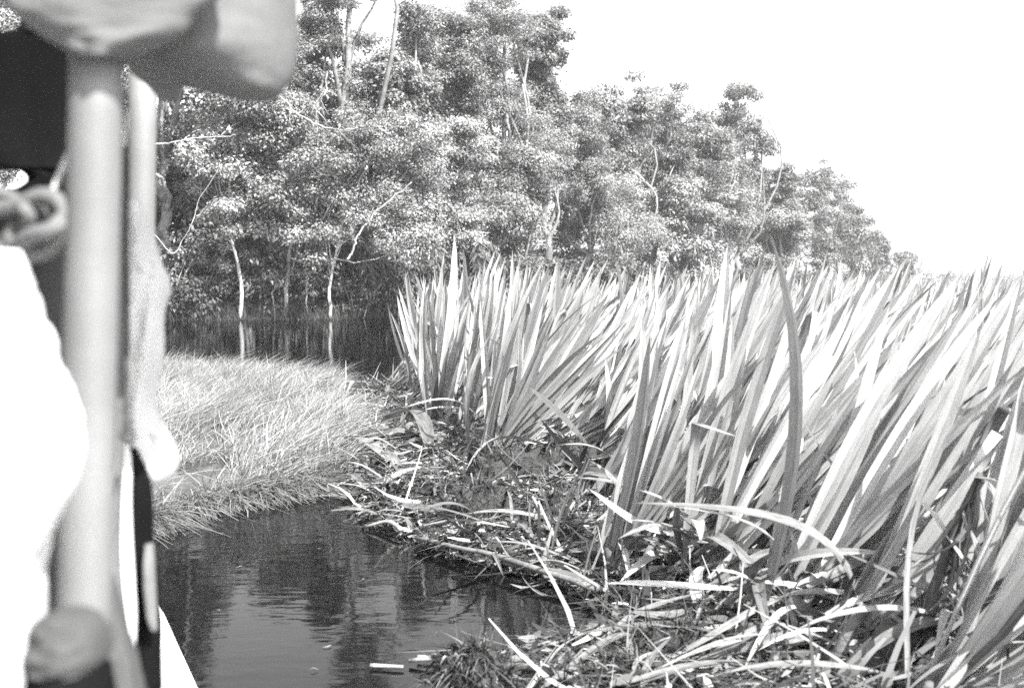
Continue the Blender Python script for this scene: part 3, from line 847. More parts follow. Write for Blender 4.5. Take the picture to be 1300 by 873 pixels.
for q_, (x, y, e) in enumerate(taken):
    px = px_of(x, y)
    test, lab, grp = ZONES[zone_of[q_]]
    mates = sorted(px_of(t_[0], t_[1]) for t_, z_ in zip(taken, zone_of) if z_ == zone_of[q_])
    if len(mates) <= 20:
        lab = lab.replace("strap-leaved plant", f"strap-leaved plant, {ORD[mates.index(px)]} from left", 1)
    nl = 23 if e < .8 and y < 13 else (18 if y < 15 else 13)
    hgt = (1.72 if y > 8 else 1.5 + .22 * (y - 4.5) / 3.5) + random.gauss(0, .1)
    if px < 620 and y < 14: hgt *= .9
    make_plant(x, y, nl, lean_at(px) * (1 if y < 12.5 else .7), 14, hgt, lab, grp, fan=16 if 600 < px < 800 else 8, dry=2 if e < .8 else 1, flop=(11 if px > 870 else 6) if e < .6 and y < 9 else (2 if e < .45 and y < 12 else 0))
lasty = taken[-1][1]
# the plants beyond the first 300: one mass
rest = []
V_, F_, T_, U_, VV_ = [], [], [], [], []
n = 9000
yy = rng.uniform(lasty - 1.0, 60, n) 
xx = rng.uniform(-.5, .55, n) * yy
pts = np.stack([xx, yy], 1)
farp = [(-.7, 21.5), (.6, 25), (3, 29), (9, 41), (24, 62), (40, 80), (40, lasty - 1), (0, lasty - 1)]
pts = pts[inpoly(pts, farp)]
n = len(pts)
la = R(20) + rng.normal(size=n) * .22
dirs = unit(np.stack([np.sin(la), rng.normal(size=n) * .15, np.cos(la)], 1))
sidev = np.stack([np.ones(n), rng.normal(size=n) * .8, np.zeros(n)], 1)
v, f, at = ribbons(np.column_stack([pts, np.full(n, .1)]), dirs, 1.5 + .45 * rng.random(n), .10 + .05 * rng.random(n), np.stack([rng.normal(size=n) * .05, rng.normal(size=n) * .05, -.03 * np.ones(n)], 1), 5, side=sidev, tint=.75 + .4 * rng.random(n), tip=.03)
tag(link("far_strap_leaf_bed", mesh_np("far_strap_leaf_bed", v, f, True, at), tint_mat("far_strap_leaf", .26, .45, .28)), "far strap-leaf plants merging into one pale bed before the horizon", "marsh plants", kind="stuff")
#@@HERO
# ------------------------------------------------------------------ single plants that stand out
def hero(px, py, label, leaves, group="single strap-leaf plants that stand out", h=.12):
    b = G(px, py, h)
    root = empty("strap_leaf_plant", b); tag(root, label, "marsh plant", group)
    link("stem", STEM, None, root)
    for (bx, by, tx, ty, dy, roll, ws, me) in leaves:
        bp = P(bx, by, b[1]); tp = P(tx, ty, b[1] + dy)
        add_leaf(root, me, bp, tp, roll, ws)
hero(548, 545, "plant with one tall single leaf above the channel, left end of the bed", [
    (548, 540, 577, 298, .1, .2, 1.0, VAR[0]), (545, 540, 541, 352, 0, -.3, 1.1, VAR[1]), (545, 540, 519, 398, -.1, .5, 1.0, VAR[19]), (545, 540, 520, 415, .1, .3, .9, VAR[20]),
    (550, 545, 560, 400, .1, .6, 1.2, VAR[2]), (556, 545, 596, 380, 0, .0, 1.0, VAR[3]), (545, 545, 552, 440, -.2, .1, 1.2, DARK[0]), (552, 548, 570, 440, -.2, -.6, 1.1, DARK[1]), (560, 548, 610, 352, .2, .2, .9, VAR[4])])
hero(640, 590, "plant at the foot of the fan, its right-hand leaves thrown far over", [
    (640, 585, 800, 405, .2, .2, 1.2, VAR[5]), (645, 588, 790, 440, .1, .1, 1.2, VAR[6]), (650, 590, 850, 480, 0, .3, 1.1, VAR[7]), (650, 590, 815, 500, -.1, .0, 1.0, VAR[8]),
    (625, 585, 640, 390, .1, .1, 1.2, VAR[9]), (620, 585, 610, 380, 0, -.2, 1.2, VAR[10]), (630, 588, 690, 380, .1, .4, 1.2, VAR[11]), (635, 588, 740, 390, .1, .1, 1.2, VAR[12]),
    (690, 560, 800, 470, 0, .8, 1.0, DARK[1]), (600, 590, 640, 565, -.1, 1.2, 1.2, DARK[0])])
hero(785, 705, "broad pale plant right of the inlet with one leaf bent down to the water", [
    (785, 700, 815, 400, .1, .1, 1.1, VAR[0]), (790, 700, 875, 410, .1, .3, 1.1, VAR[2]), (770, 700, 860, 480, .0, .0, 1.2, VAR[13]), (780, 705, 905, 520, -.1, .2, 1.1, VAR[14]),
    (760, 700, 800, 560, -.1, .2, 1.4, VAR[15]), (775, 702, 835, 430, .0, -.2, 1.0, VAR[16])])
hero(900, 690, "wide-leaved plant thrown up to the right in front of the deep bed", [
    (890, 700, 1010, 400, .1, .2, 1.2, VAR[3]), (895, 690, 1040, 440, .0, .1, 1.3, VAR[5]), (880, 695, 985, 330, .3, .0, 1.0, VAR[6]), (900, 690, 1075, 490, -.1, .2, 1.2, VAR[7]),
    (905, 690, 1090, 400, .2, .3, 1.1, VAR[9]), (880, 690, 930, 400, .2, -.1, 1.2, VAR[10])])
hero(1060, 740, "plant with a grey hanging leaf held edge-down in front of the bed", [
    (1075, 720, 1076, 535, -.3, .3, 1.1, DARK[0]), (1060, 735, 1200, 480, 0, .2, 1.2, VAR[0]), (1060, 735, 1230, 560, -.1, .4, 1.2, VAR[12]), (1050, 740, 1160, 440, .1, 0, 1.2, VAR[13]), (1055, 740, 1070, 660, -.3, .3, 1.9, DARK[2])])  # upright grey leaf: its shaded face is put into the dark leaf colour
#@@DEBRIS
# ------------------------------------------------------------------ litter, peat, fallen leaves
deb = [(400, 508), (520, 484), (560, 545), (610, 590), (735, 605), (770, 640), (745, 695), (800, 725), (935, 740), (1060, 800), (1300, 880), (1300, 960), (560, 960), (552, 862), (575, 842), (700, 815), (778, 775), (730, 745), (590, 706), (490, 664), (440, 640), (440, 580)]
dp = [tuple(G(x, y, .05)[:2]) for x, y in deb]
da = np.array(dp)
def scatter(poly, n):
    a_ = np.array(poly)
    q = np.stack([rng.uniform(a_[:, 0].min(), a_[:, 0].max(), n), rng.uniform(a_[:, 1].min(), a_[:, 1].max(), n)], 1)
    return q[inpoly(q, poly)]
pts = scatter(dp, 80000)
pc = np.array([G(x, y, .1)[:2] for x, y in [(640, 618), (715, 606), (610, 662), (865, 830), (905, 700), (600, 868)]])
pts = pts[(np.hypot(pts[:, None, 0] - pc[None, :, 0], pts[:, None, 1] - pc[None, :, 1]).min(1) > .3) | (rng.random(len(pts)) < .15)]
n = len(pts)
print("litter", n)
h, _ = land_h(pts[:, 0], pts[:, 1])
az = rng.random(n) * math.tau
el = rng.normal(size=n) * .25 + .03
dirs = np.stack([np.cos(az) * np.cos(el), np.sin(az) * np.cos(el), np.sin(el)], 1)
big = rng.random(n) < .09
L = np.where(big, .15 + .35 * rng.random(n), 0.03 + .09 * rng.random(n))
W = np.where(big, .012 + .02 * rng.random(n), np.where(rng.random(n) < .45, .004 + .008 * rng.random(n), .014 + .03 * rng.random(n)))
L = np.where(~big & (W < .012), L * 1.5, L)
sidev = np.cross(dirs, unit(rng.normal(size=(n, 3)) * .6 + np.array([0, 0, 1])))
v, f, at = ribbons(np.column_stack([pts, h + .01 + .05 * rng.random(n)]), dirs, L, W, rng.normal(size=(n, 3)) * .25 + np.array([0, 0, -.15]), 3, side=sidev,
                   tint=np.clip(rng.choice([.12, .45, .9, 1.5], n, p=[.34, .28, .24, .14]) * (.8 + .4 * rng.random(n)), .1, 1.9), tip=.25)
tag(link("leaf_litter", mesh_np("leaf_litter", v, f, True, at), M_LITTER), "torn leaf litter and stalk scraps covering the bank", "litter", kind="stuff")

# thick stand of short cut stalks under the front plants (uncountable)
sp_ = [tuple(G(x, y, .1)[:2]) for x, y in [(640, 700), (740, 640), (800, 715), (940, 720), (1060, 770), (1230, 840), (1300, 880), (1300, 960), (1000, 960), (900, 800), (760, 735)]]
pts = scatter(sp_, 1500)
n = len(pts); h, _ = land_h(pts[:, 0], pts[:, 1])
la = R(22) + rng.normal(size=n) * .6
dirs = unit(np.stack([np.sin(la), rng.normal(size=n) * .4, np.cos(la)], 1))
v, f, at = ribbons(np.column_stack([pts, h - .02]), dirs, 0.08 + .3 * rng.random(n) ** 2, .008 + .018 * rng.random(n), rng.normal(size=(n, 3)) * .15, 3, tint=np.clip(.9 + rng.normal(size=n) * .4, .2, 1.7), tip=.5)
tag(link("cut_stalks", mesh_np("cut_stalks", v, f, True, at), M_LITTER), "short torn stalks standing under the front plants", "stalks", kind="stuff")

wp_ = scatter(dp, 60000)
n = len(wp_); h, _ = land_h(wp_[:, 0], wp_[:, 1])
kk = fbm(wp_[:, 0] * 3 + 2, wp_[:, 1] * 3) > .40 + .2 * rng.random(n)
wp_, h = wp_[kk], h[kk]; n = len(wp_); print("weed", n)
dd = unit(rng.normal(size=(n, 3)) * np.array([1, 1, .4]) + np.array([0, 0, .15]))
v, f, at = ribbons(np.column_stack([wp_, h + .02 + .06 * rng.random(n)]), dd, .06 + .16 * rng.random(n), .004 + .009 * rng.random(n), rng.normal(size=(n, 3)) * np.array([.9, .9, .5]) + np.array([0, 0, -.35]), 4, tint=np.clip(rng.choice([.5, 1.3, 3.5], n, p=[.5, .33, .17]) * (.6 + .8 * rng.random(n)), .2, 5))
tag(link("matted_weed", mesh_np("matted_weed", v, f, True, at), M_ROOT), "dark matted weed and roots woven through the bank litter", "weed", kind="stuff")

def peat(px, py, wpx, hpx, label, seed, fib=900):
    c = G(px, py, .08); sc = c[1] / FPX
    rx, rz, ry = wpx * sc / 2, hpx * sc * 1.15, wpx * sc * .33
    nu, nv_ = 34, 18
    th = np.linspace(0, math.tau, nu, endpoint=False); ph = np.linspace(0, math.pi * .62, nv_)
    TH, PH = np.meshgrid(th, ph)
    nn = 1 + 0.5 * (fbm(TH.ravel() * 2.2 + seed + np.sin(PH.ravel()) * 2, PH.ravel() * 3 + seed) - .5) * 2 * np.sin(PH.ravel())
    nn = nn * (1 + .14 * rng.normal(size=nn.shape) * np.sin(PH.ravel()))
    v = np.stack([rx * np.sin(PH).ravel() * np.cos(TH).ravel() * nn, ry * np.sin(PH).ravel() * np.sin(TH).ravel() * nn, rz * np.cos(PH).ravel() * nn], 1)
    i, j = np.meshgrid(np.arange(nu), np.arange(nv_ - 1))
    i, j = i.ravel(), j.ravel()
    f = np.stack([j * nu + i, (j + 1) * nu + i, (j + 1) * nu + (i + 1) % nu, j * nu + (i + 1) % nu], 1)
    root = empty("peat_clump", c); tag(root, label, "peat clump", "dark peat clumps on the bank")
    link("peat_body", mesh_np("peat_body", v, f), M_PEAT, root)
    k = rng.integers(0, len(v), fib)
    nd = unit(v[k] + 1e-4)
    dd = unit(nd * .5 + rng.normal(size=(fib, 3)) * .8 + np.array([0, 0, -.1]))
    v2, f2, at = ribbons(v[k] * .98, dd, .03 + .08 * rng.random(fib), .004 + .008 * rng.random(fib), rng.normal(size=(fib, 3)) * .7 + np.array([0, 0, -.5]), 4, tint=np.clip(rng.choice([.5, 1.2, 3.2], fib, p=[.5, .3, .2]) * (.7 + .6 * rng.random(fib)), .2, 4))
    o = link("root_fibres", mesh_np("root_fibres", v2, f2, True, at), M_ROOT, root); o["kind"] = "stuff"
peat(640, 625, 110, 50, "dark fibrous peat clump below the fan of leaves, left of its twin", 1.0)
peat(715, 612, 90, 48, "dark fibrous peat clump below the fan of leaves, right of its twin", 4.0)
peat(610, 665, 90, 44, "wet dark peat lump at the water's edge under the pale arched leaf", 9.0)
peat(700, 660, 90, 26, "flat peat lump between the twin clumps and the short torn stalks", 12.0, 600)
peat(600, 868, 90, 40, "dark root mat at the bottom edge of the picture, left of the litter", 15.0)
peat(865, 835, 110, 36, "dark root mat lying in the litter at the bottom", 18.0, 900)
peat(905, 705, 90, 36, "dark peat lump in the shade under the right-leaning plants", 21.0, 700)
peat(800, 870, 120, 30, "dark root mat at the bottom edge below the long grey leaf", 24.0, 800)

def fallen(me, px1, py1, px2, py2, label, h1=.12, h2=.12, roll=0.0, ws=1.0, face_up=True, name="fallen_leaf", cat="fallen leaf", group=None):
    a_, b_ = G(px1, py1, h1), G(px2, py2, h2)
    if abs(h2 - h1) >= .1: b_ = P(px2, py2, a_[1] + (.05 if h2 > h1 else -.05))
    a_[2] = max(h1, hz(a_[0], a_[1]) + .03); b_[2] = max(b_[2], hz(b_[0], b_[1]) + .03)
    o = bpy.data.objects.new(name, me); COL.objects.link(o)
    ax = Vector(b_ - a_); L = ax.length; ax.normalize()
    f = Vector((math.sin(roll), -.45, math.cos(roll))); f = (f - ax * f.dot(ax)).normalized()
    s = -(f.cross(ax))
    m = Matrix(((s.x, -f.x, ax.x, a_[0]), (s.y, -f.y, ax.y, a_[1]), (s.z, -f.z, ax.z, a_[2]), (0, 0, 0, 1)))
    o.matrix_world = m @ Matrix.Diagonal((L * ws, L * ws, L, 1))
    tag(o, label, cat, group)
    return o
fl = "fallen leaves named by place"
fallen(FLAT[1], 640, 640, 505, 640, "long pale dead leaf arched over the peat lump at the water's edge", .2, .12, 0, 1.5)
fallen(FLAT[2], 495, 585, 440, 560, "broad white fallen leaf beside the grass, left of two", .18, .2, .2, 1.5)
fallen(FLAT[3], 545, 575, 480, 540, "broad white fallen leaf beside the grass, right of two", .2, .22, .2, 1.4)
fallen(FLAT[0], 500, 500, 560, 470, "pale fallen leaf propped at the back corner of the bank", .2, .3, .2, 1.4)
fallen(FLAT[4], 720, 572, 590, 600, "grey fallen leaf lying under the fan, above the twin peat clumps", .3, .25, -.4, 1.2)
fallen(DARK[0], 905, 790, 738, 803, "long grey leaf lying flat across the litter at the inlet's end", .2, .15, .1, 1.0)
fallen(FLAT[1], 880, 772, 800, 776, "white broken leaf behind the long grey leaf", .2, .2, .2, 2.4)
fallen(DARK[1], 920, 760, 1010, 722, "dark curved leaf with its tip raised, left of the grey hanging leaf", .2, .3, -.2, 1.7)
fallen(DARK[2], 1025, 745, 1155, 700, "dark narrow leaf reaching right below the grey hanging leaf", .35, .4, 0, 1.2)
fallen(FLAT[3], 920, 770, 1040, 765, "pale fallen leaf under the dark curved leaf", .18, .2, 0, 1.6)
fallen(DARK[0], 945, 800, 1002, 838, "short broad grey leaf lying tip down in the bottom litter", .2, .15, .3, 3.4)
fallen(FLAT[0], 700, 700, 745, 585, "single narrow dead stalk-like leaf standing beside the peat clumps", .1, .9, 0, .8)
fallen(FLAT[2], 800, 640, 750, 585, "white leaf snapped over in front of the broad pale plant", .3, .5, .0, 2.0)
fallen(FLAT[4], 930, 650, 835, 668, "pale leaf lying level across the foot of the right-leaning plants", .25, .3, .1, 1.2)
fallen(FLAT[1], 900, 690, 840, 668, "short pale torn leaf hanging below the level one", .3, .3, .1, 2.0)
fallen(FLAT[2], 420, 632, 475, 640, "pale floating leaf at the tip of the bank, upper of three", .03, .03, 0, 1.6)
fallen(FLAT[0], 392, 630, 440, 630, "thin pale leaf floating off the grass edge, middle of three", .015, .015, 0, 1.0)
fallen(FLAT[3], 420, 648, 480, 652, "pale floating leaf at the tip of the bank, lowest of three", .02, .03, 0, 1.4)
# loose repeats
zones = [("flat dead leaf lying on the pale litter beside the grass", "dead leaves beside the grass", [(430, 520), (520, 500), (600, 590), (560, 640), (460, 630)], 46, (.25, .5), 2.1),
         ("dead strap leaf on the litter at the bottom, between root mat and long grey leaf", "dead strap leaves at the bottom centre", [(640, 850), (760, 800), (880, 800), (880, 940), (680, 940)], 30, (.2, .55), 1.3),
         ("dead strap leaf on the litter under the right-leaning plants", "dead strap leaves under the leaning plants", [(800, 780), (930, 750), (1100, 800), (1250, 860), (1250, 940), (900, 940)], 44, (.25, .6), 1.5),
         ("dead leaf strip on the bank between the peat clumps and the inlet", "dead leaf strips above the inlet", [(600, 690), (760, 650), (800, 740), (760, 750), (660, 718)], 30, (.25, .6), 1.5),
         ("dead strap leaf leaning out at the back corner of the bed toward the channel", "dead leaves at the back corner", [(480, 500), (525, 482), (560, 540), (530, 552)], 40, (.6, 1.0), 1.0)]
for lab, grp, poly, cnt, (l0, l1), wz in zones:
    wp = [tuple(G(x, y, .08)[:2]) for x, y in poly]
    got = scatter(wp, 4000)[:cnt]
    for x, y in got:
        me = random.choice(FLAT + DRY if random.random() < .8 else DARK)
        o = bpy.data.objects.new("dead_leaf", me); COL.objects.link(o)
        L = l0 + (l1 - l0) * random.random()
        a_ = random.gauss(.4, .45) if "strap leaf on" in lab else random.random() * 6.28
        rise = .55 + random.random() * .4 if "corner" in lab else .02 + .3 * random.random() ** 2
        if "corner" in lab: a_ = random.gauss(.2, .3)
        b = (x, y, hz(x, y) + .05)
        ax = Vector((math.cos(a_), math.sin(a_) * .8, rise)).normalized()
        f = Vector((random.gauss(0, .4), -.4, 1)); f = (f - ax * f.dot(ax)).normalized(); s = -(f.cross(ax))
        o.matrix_world = Matrix(((s.x, -f.x, ax.x, b[0]), (s.y, -f.y, ax.y, b[1]), (s.z, -f.z, ax.z, b[2]), (0, 0, 0, 1))) @ Matrix.Diagonal((L * wz, L * wz, L, 1))
        tag(o, lab, "dead leaf", grp)

def stick(pts, r0, r1, label, name="dead_stalk", cat="stalk", mat=None, squash=.7):
    d_ = G(*pts[0])[1]
    path = curve_pts([G(x, y, h) if h < .15 else P(x, y, d_ + .02) for x, y, h in pts], 12)
    if np.linalg.norm(path[-1] - path[0]) > .5: path += rng.normal(size=path.shape) * min(.006, r0 * .25)
    o = link(name, tube_mesh(name, path, np.linspace(r0, r1, 12), 7, squash), mat or M_LOG)
    tag(o, label, cat)
stick([(528, 682, .06), (590, 697, .07), (650, 712, .08), (760, 748, .06)], .016, .024, "long pale stalk lying along the edge of the inlet", "floating_stalk")
stick([(640, 715, .05), (700, 728, .06), (745, 745, .06)], .02, .016, "second pale stalk at the inlet, against the long one")
stick([(530, 833, .02), (575, 836, .02)], .011, .009, "short white stick floating near the bottom, upper of two", "floating_stick", "stick")
stick([(470, 844, .015), (512, 846, .015)], .012, .010, "short pale stick floating near the bottom, lower of two", "floating_stick", "stick")
stick([(640, 845, .08), (690, 850, .12), (735, 868, .1)], .02, .025, "pale knobbly stalk lying on the root mat at the bottom")
stick([(520, 838, .02), (600, 834, .04), (700, 815, .08)], .012, .015, "thin pale twig lying in the water at the end of the root mat", "twig", "twig")
stick([(1048, 862, .1), (1078, 800, .35), (1100, 768, .5)], .022, .026, "cut pale stalk standing slantwise in the bottom litter")
stick([(590, 670, .05), (605, 650, .25), (598, 600, .45)], .008, .006, "thin curved twig standing at the water's edge by the peat lump", "twig", "twig")
stick([(570, 690, .02), (600, 672, .15), (645, 650, .2)], .008, .006, "thin dark twig poking out over the water under the peat lump", "twig", "twig", M_STEM)
stick([(465, 668, .02), (492, 662, .06), (510, 672, .05)], .014, .02, "forked pale stick at the tip of the bank", "stick", "stick")
stick([(880, 715, .2), (918, 690, .3), (950, 650, .4)], .012, .01, "thin dark stalk slanting up under the level pale leaf", mat=M_STEM)
for q in range(7):
    x_, y_ = random.uniform(230, 560), random.uniform(690, 860)
    p = G(x_, y_, .006)
    o = bpy.data.objects.new("floating_leaf", random.choice(FLAT)); COL.objects.link(o)
    L = .02 + .035 * random.random(); a_ = random.random() * 6.28
    ax = Vector((math.cos(a_), math.sin(a_), .0)); f = Vector((0, 0, 1)); s = -(f.cross(ax))
    o.matrix_world = Matrix(((s.x, -f.x, ax.x, p[0]), (s.y, -f.y, ax.y, p[1]), (s.z, -f.z, ax.z, p[2]), (0, 0, 0, 1))) @ Matrix.Diagonal((L * 4, L * 2, L, 1))
    tag(o, "tiny leaf scrap floating on the near dark water", "floating leaf", "leaf scraps floating on the near water")
# cut stump at the bottom right
b = G(1115, 880, .05)
root = empty("cut_stump", b); tag(root, "thick cut stem stump leaning right at the bottom right", "stump")
v, f, t = tube(curve_pts([(-.12, 0, -.1), (-.03, 0, .08), (.06, 0, .2), (.09, 0, .25)], 10), np.linspace(.085, .07, 10), 12)
v = v + rng.normal(size=v.shape) * .004
link("stump_bark", mesh_mix("stump_bark", v, f, t), M_STEM, root)
v, f, t = tube(np.array([(.088, 0, .249), (.098, 0, .262)]), [.062, .058], 12)
link("cut_face", mesh_mix("cut_face", v, f, t), M_LOG, root)

# shredded dead stem at the right
b = G(1185, 860, .1)
root = empty("shredded_stem", b); tag(root, "tall dead stem with white shredded sheaths standing at the right edge", "dead stem")
d0 = b[1]
pth = curve_pts([P(1172, 850, d0) - b, P(1190, 740, d0) - b, P(1215, 665, d0) - b, P(1245, 600, d0) - b], 14)
link("stem", tube_mesh("stem", pth, np.linspace(.026, .012, 14), 8), M_STEM, root)
for q in range(44):
    k = int(rng.integers(2, 14))
    s = pth[k]
    tip = s + np.array([rng.normal() * .10, rng.normal() * .08 - .03, -.08 - .35 * rng.random()])
    o = bpy.data.objects.new("sheath_strip", random.choice(DRY)); COL.objects.link(o); o.parent = root
    m = leaf_matrix(Vector(s) , Vector(tip), random.random() * 6.28, 1.6); o.matrix_local = m
# curled strip at the head
hp = curve_pts([P(1240, 605, d0) - b, P(1262, 612, d0 - .1) - b, P(1268, 640, d0 - .12) - b, P(1255, 690, d0 - .1) - b], 14)
n = len(hp)
v = np.stack([hp - np.array([.02, 0, 0]), hp + np.array([.02, .01, 0])], 1).reshape(-1, 3)
f = np.array([[q * 2, q * 2 + 1, q * 2 + 3, q * 2 + 2] for q in range(n - 1)])
link("curled_strip", mesh_np("curled_strip", v, f), M_LOG, root)
#@@BOAT
# ------------------------------------------------------------------ the boat at the left
def loft(rows, nc=28, dens=5, fold=0.0, nf=6, ph=0.0, wr=.14):
    """closed body through rows (py, px_left, px_right, depth, half_thickness)"""
    rows = np.array(rows, float)
    r2 = curve_pts(rows, (len(rows) - 1) * dens + 1)
    th = np.arange(nc) * math.tau / nc
    V = []
    for q, (py, l, r, d, hk) in enumerate(r2):
        c = P((l + r) / 2, py, d)
        hwid = max((r - l) / 2 / FPX * d, .002)
        k = 1 + fold * np.sin(nf * th + ph + q * .22) + fold * .5 * np.sin((nf + 3) * th - q * .15 + ph)
        k = k * (1 + wr * (fbm(np.cos(th) * 2.2 + ph * 3 + 9, q * .3 + np.sin(th) * 2.2 + 9) - .5) * 2)
        V.append(np.stack([c[0] + hwid * np.cos(th) * (1 + (k - 1) * .35), c[1] + hk * np.sin(th) * (1 + (k - 1) * 2.2), np.full(nc, c[2])], 1))
    n = len(V); V = np.array(V).reshape(-1, 3)
    i = np.arange(n - 1)[:, None] * nc; j = np.arange(nc)[None]
    f = np.stack([i + j, i + (j + 1) % nc, i + nc + (j + 1) % nc, i + nc + j], -1).reshape(-1, 4)
    V = np.vstack([V, V[:nc].mean(0), V[-nc:].mean(0)])
    jj = np.arange(nc)
    t = np.vstack([np.stack([np.full(nc, n * nc), (jj + 1) % nc, jj], 1), np.stack([np.full(nc, n * nc + 1), (n - 1) * nc + jj, (n - 1) * nc + (jj + 1) % nc], 1)])
    return V, f, t

boat_o = np.array([-.75, 1.6, 0.0])
boat = empty("canvas_roofed_boat", boat_o); tag(boat, "boat with grey canvas awning on round poles, out of focus at the left", "boat")
def bpart(name, vft, mat):
    v, f, t = vft
    me = mesh_mix(name, v - boat_o, f, t)
    return link(name, me, mat, boat)
HD = np.array([-.42, 1.0, 0]) / math.hypot(.42, 1)         # boat's heading
SD = np.array([HD[1], -HD[0], 0])                           # to its right
# hull: gunwale line through the white wedge at the bottom
gpt = G(250, 873, .62)
def hull_pt(s, off, z): return gpt + HD * s + SD * off + np.array([0, 0, z - gpt[2]])
sec = [(0.0, .62), (.015, .58), (-.04, .30), (-.16, -.1), (-.7, -.18), (-1.3, -.1), (-1.42, .30), (-1.48, .62), (-1.44, .62), (-1.38, .30), (-.7, .05), (-.08, .30), (-.05, .62)]
st = np.linspace(-3.2, 3.4, 24)
V = []
for s in st:
    pinch = 1 - max(0, (s - 1.2) / 2.3) ** 2 * .95
    V.append([hull_pt(s, -.72 + (o_ + .72) * pinch, z + (.12 * max(0, s - 1) ** 2 * .3 if z > .2 else 0)) for o_, z in sec])
V = np.array(V).reshape(-1, 3); m_ = len(sec)
f = np.array([[q * m_ + k, q * m_ + (k + 1) % m_, (q + 1) * m_ + (k + 1) % m_, (q + 1) * m_ + k] for q in range(len(st) - 1) for k in range(m_)])
bpart("hull", (V, f, None), M_HULL)
# poles
def pole(px0, py0, px1, py1, d, r): 
    pth = np.array([P(px0 + (px1 - px0) * t, py0 + (py1 - py0) * t, d) for t in np.linspace(0, 1, 8)])
    v, f, t = tube(pth, r, 20); return v, f, t
bpart("pole", pole(104, 900, 124, 20, 1.178, .026), M_POLE)
bpart("pole", pole(172, 760, 182, 60, 2.1, .0245), M_POLE)
# awning: sagging near belly, far rolled corner, and the roof cloth
bpart("awning_belly", loft([(-190, -80, 304, 1.19, .035), (-60, -70, 309, 1.18, .036), (-10, -10, 286, 1.172, .036), (20, 18, 252, 1.168, .036), (45, 52, 232, 1.165, .035), (64, 84, 188, 1.162, .034), (76, 106, 157, 1.16, .032)], 36, 6, .03, 5, 0, .07), M_CANVAS)
bpart("awning_corner", loft([(-170, 140, 378, 1.45, .12), (-40, 142, 374, 1.42, .17), (20, 142, 374, 1.40, .18), (60, 146, 372, 1.38, .17), (88, 165, 367, 1.36, .14), (106, 225, 360, 1.35, .10), (120, 278, 350, 1.34, .06), (128, 312, 332, 1.34, .02)], 36, 6, .02, 4, 1.0, .035), M_CANVAS)
bpart("awning_hem", loft([(80, 165, 232, 1.7, .05), (95, 170, 232, 1.7, .06), (112, 190, 230, 1.7, .05), (128, 205, 224, 1.7, .02)], 20, 5, .03, 4), M_GREYCLOTH)
rf = []
for s in np.linspace(-2.0, 3.0, 14):
    for u in np.linspace(0, 1, 15):
        o_ = -.80 - 1.3 * u
        z = 2.02 + .30 * math.sin(math.pi * u) + .02 * math.sin(s * 4)
        p = gpt + HD * (s - 1.2) + SD * (o_ + .22); rf.append([p[0], p[1], z])
rf = np.array(rf)
f = np.array([[q * 15 + k, q * 15 + k + 1, (q + 1) * 15 + k + 1, (q + 1) * 15 + k] for q in range(13) for k in range(14)])
bpart("roof_cloth", (np.vstack([rf, rf + [0, 0, .012]]), np.vstack([f, f[:, ::-1] + len(rf)]), None), M_CANVAS)
# near-black sheet standing in for the shade under the awning
bpart("interior_shade", loft([(-40, 24, 150, 2.2, .03), (10, 26, 150, 2.2, .03), (40, 18, 150, 2.2, .03), (60, -60, 152, 2.2, .03), (200, -60, 150, 2.2, .03), (216, 26, 150, 2.2, .03), (238, 24, 150, 2.2, .03), (262, -60, 148, 2.2, .03), (420, -80, 150, 2.2, .03), (880, -90, 160, 2.2, .03)], 30, 6, .05, 8), M_DARK)
# side curtain rolled behind the poles
bpart("curtain", loft([(255, 164, 176, 1.75, .02), (290, 160, 192, 1.74, .035), (330, 160, 203, 1.74, .045), (362, 160, 213, 1.74, .05), (400, 160, 206, 1.74, .045), (450, 160, 206, 1.74, .045), (510, 162, 196, 1.74, .04), (545, 164, 208, 1.74, .05), (580, 166, 222, 1.72, .055), (605, 170, 217, 1.72, .045), (622, 186, 200, 1.72, .02)], 26, 6, .06, 5), M_CURTAIN)
bpart("curtain_edge", loft([(150, 138, 152, 1.5, .015), (240, 136, 158, 1.5, .02), (400, 134, 160, 1.5, .025), (560, 132, 158, 1.5, .02), (700, 134, 150, 1.5, .02), (830, 140, 165, 1.5, .02)], 16, 5, .08, 4), M_GREYCLOTH)
bpart("canvas_strip", loft([(555, 146, 156, 1.6, .01), (585, 138, 165, 1.6, .02), (650, 142, 166, 1.6, .02), (720, 143, 170, 1.6, .02), (790, 150, 172, 1.6, .02), (850, 160, 170, 1.6, .01)], 18, 5, .06, 3), M_WHITE)
bpart("dark_strip", loft([(570, 160, 172, 1.65, .02), (620, 164, 190, 1.66, .03), (700, 164, 194, 1.66, .035), (780, 168, 200, 1.66, .035), (880, 165, 203, 1.66, .035)], 18, 6, .1, 4), M_DARK)
bpart("pale_strip", loft([(690, 184, 194, 1.64, .01), (720, 182, 196, 1.62, .015), (780, 186, 199, 1.62, .012), (800, 192, 200, 1.62, .006)], 14, 5, .05, 3), M_GREYCLOTH)
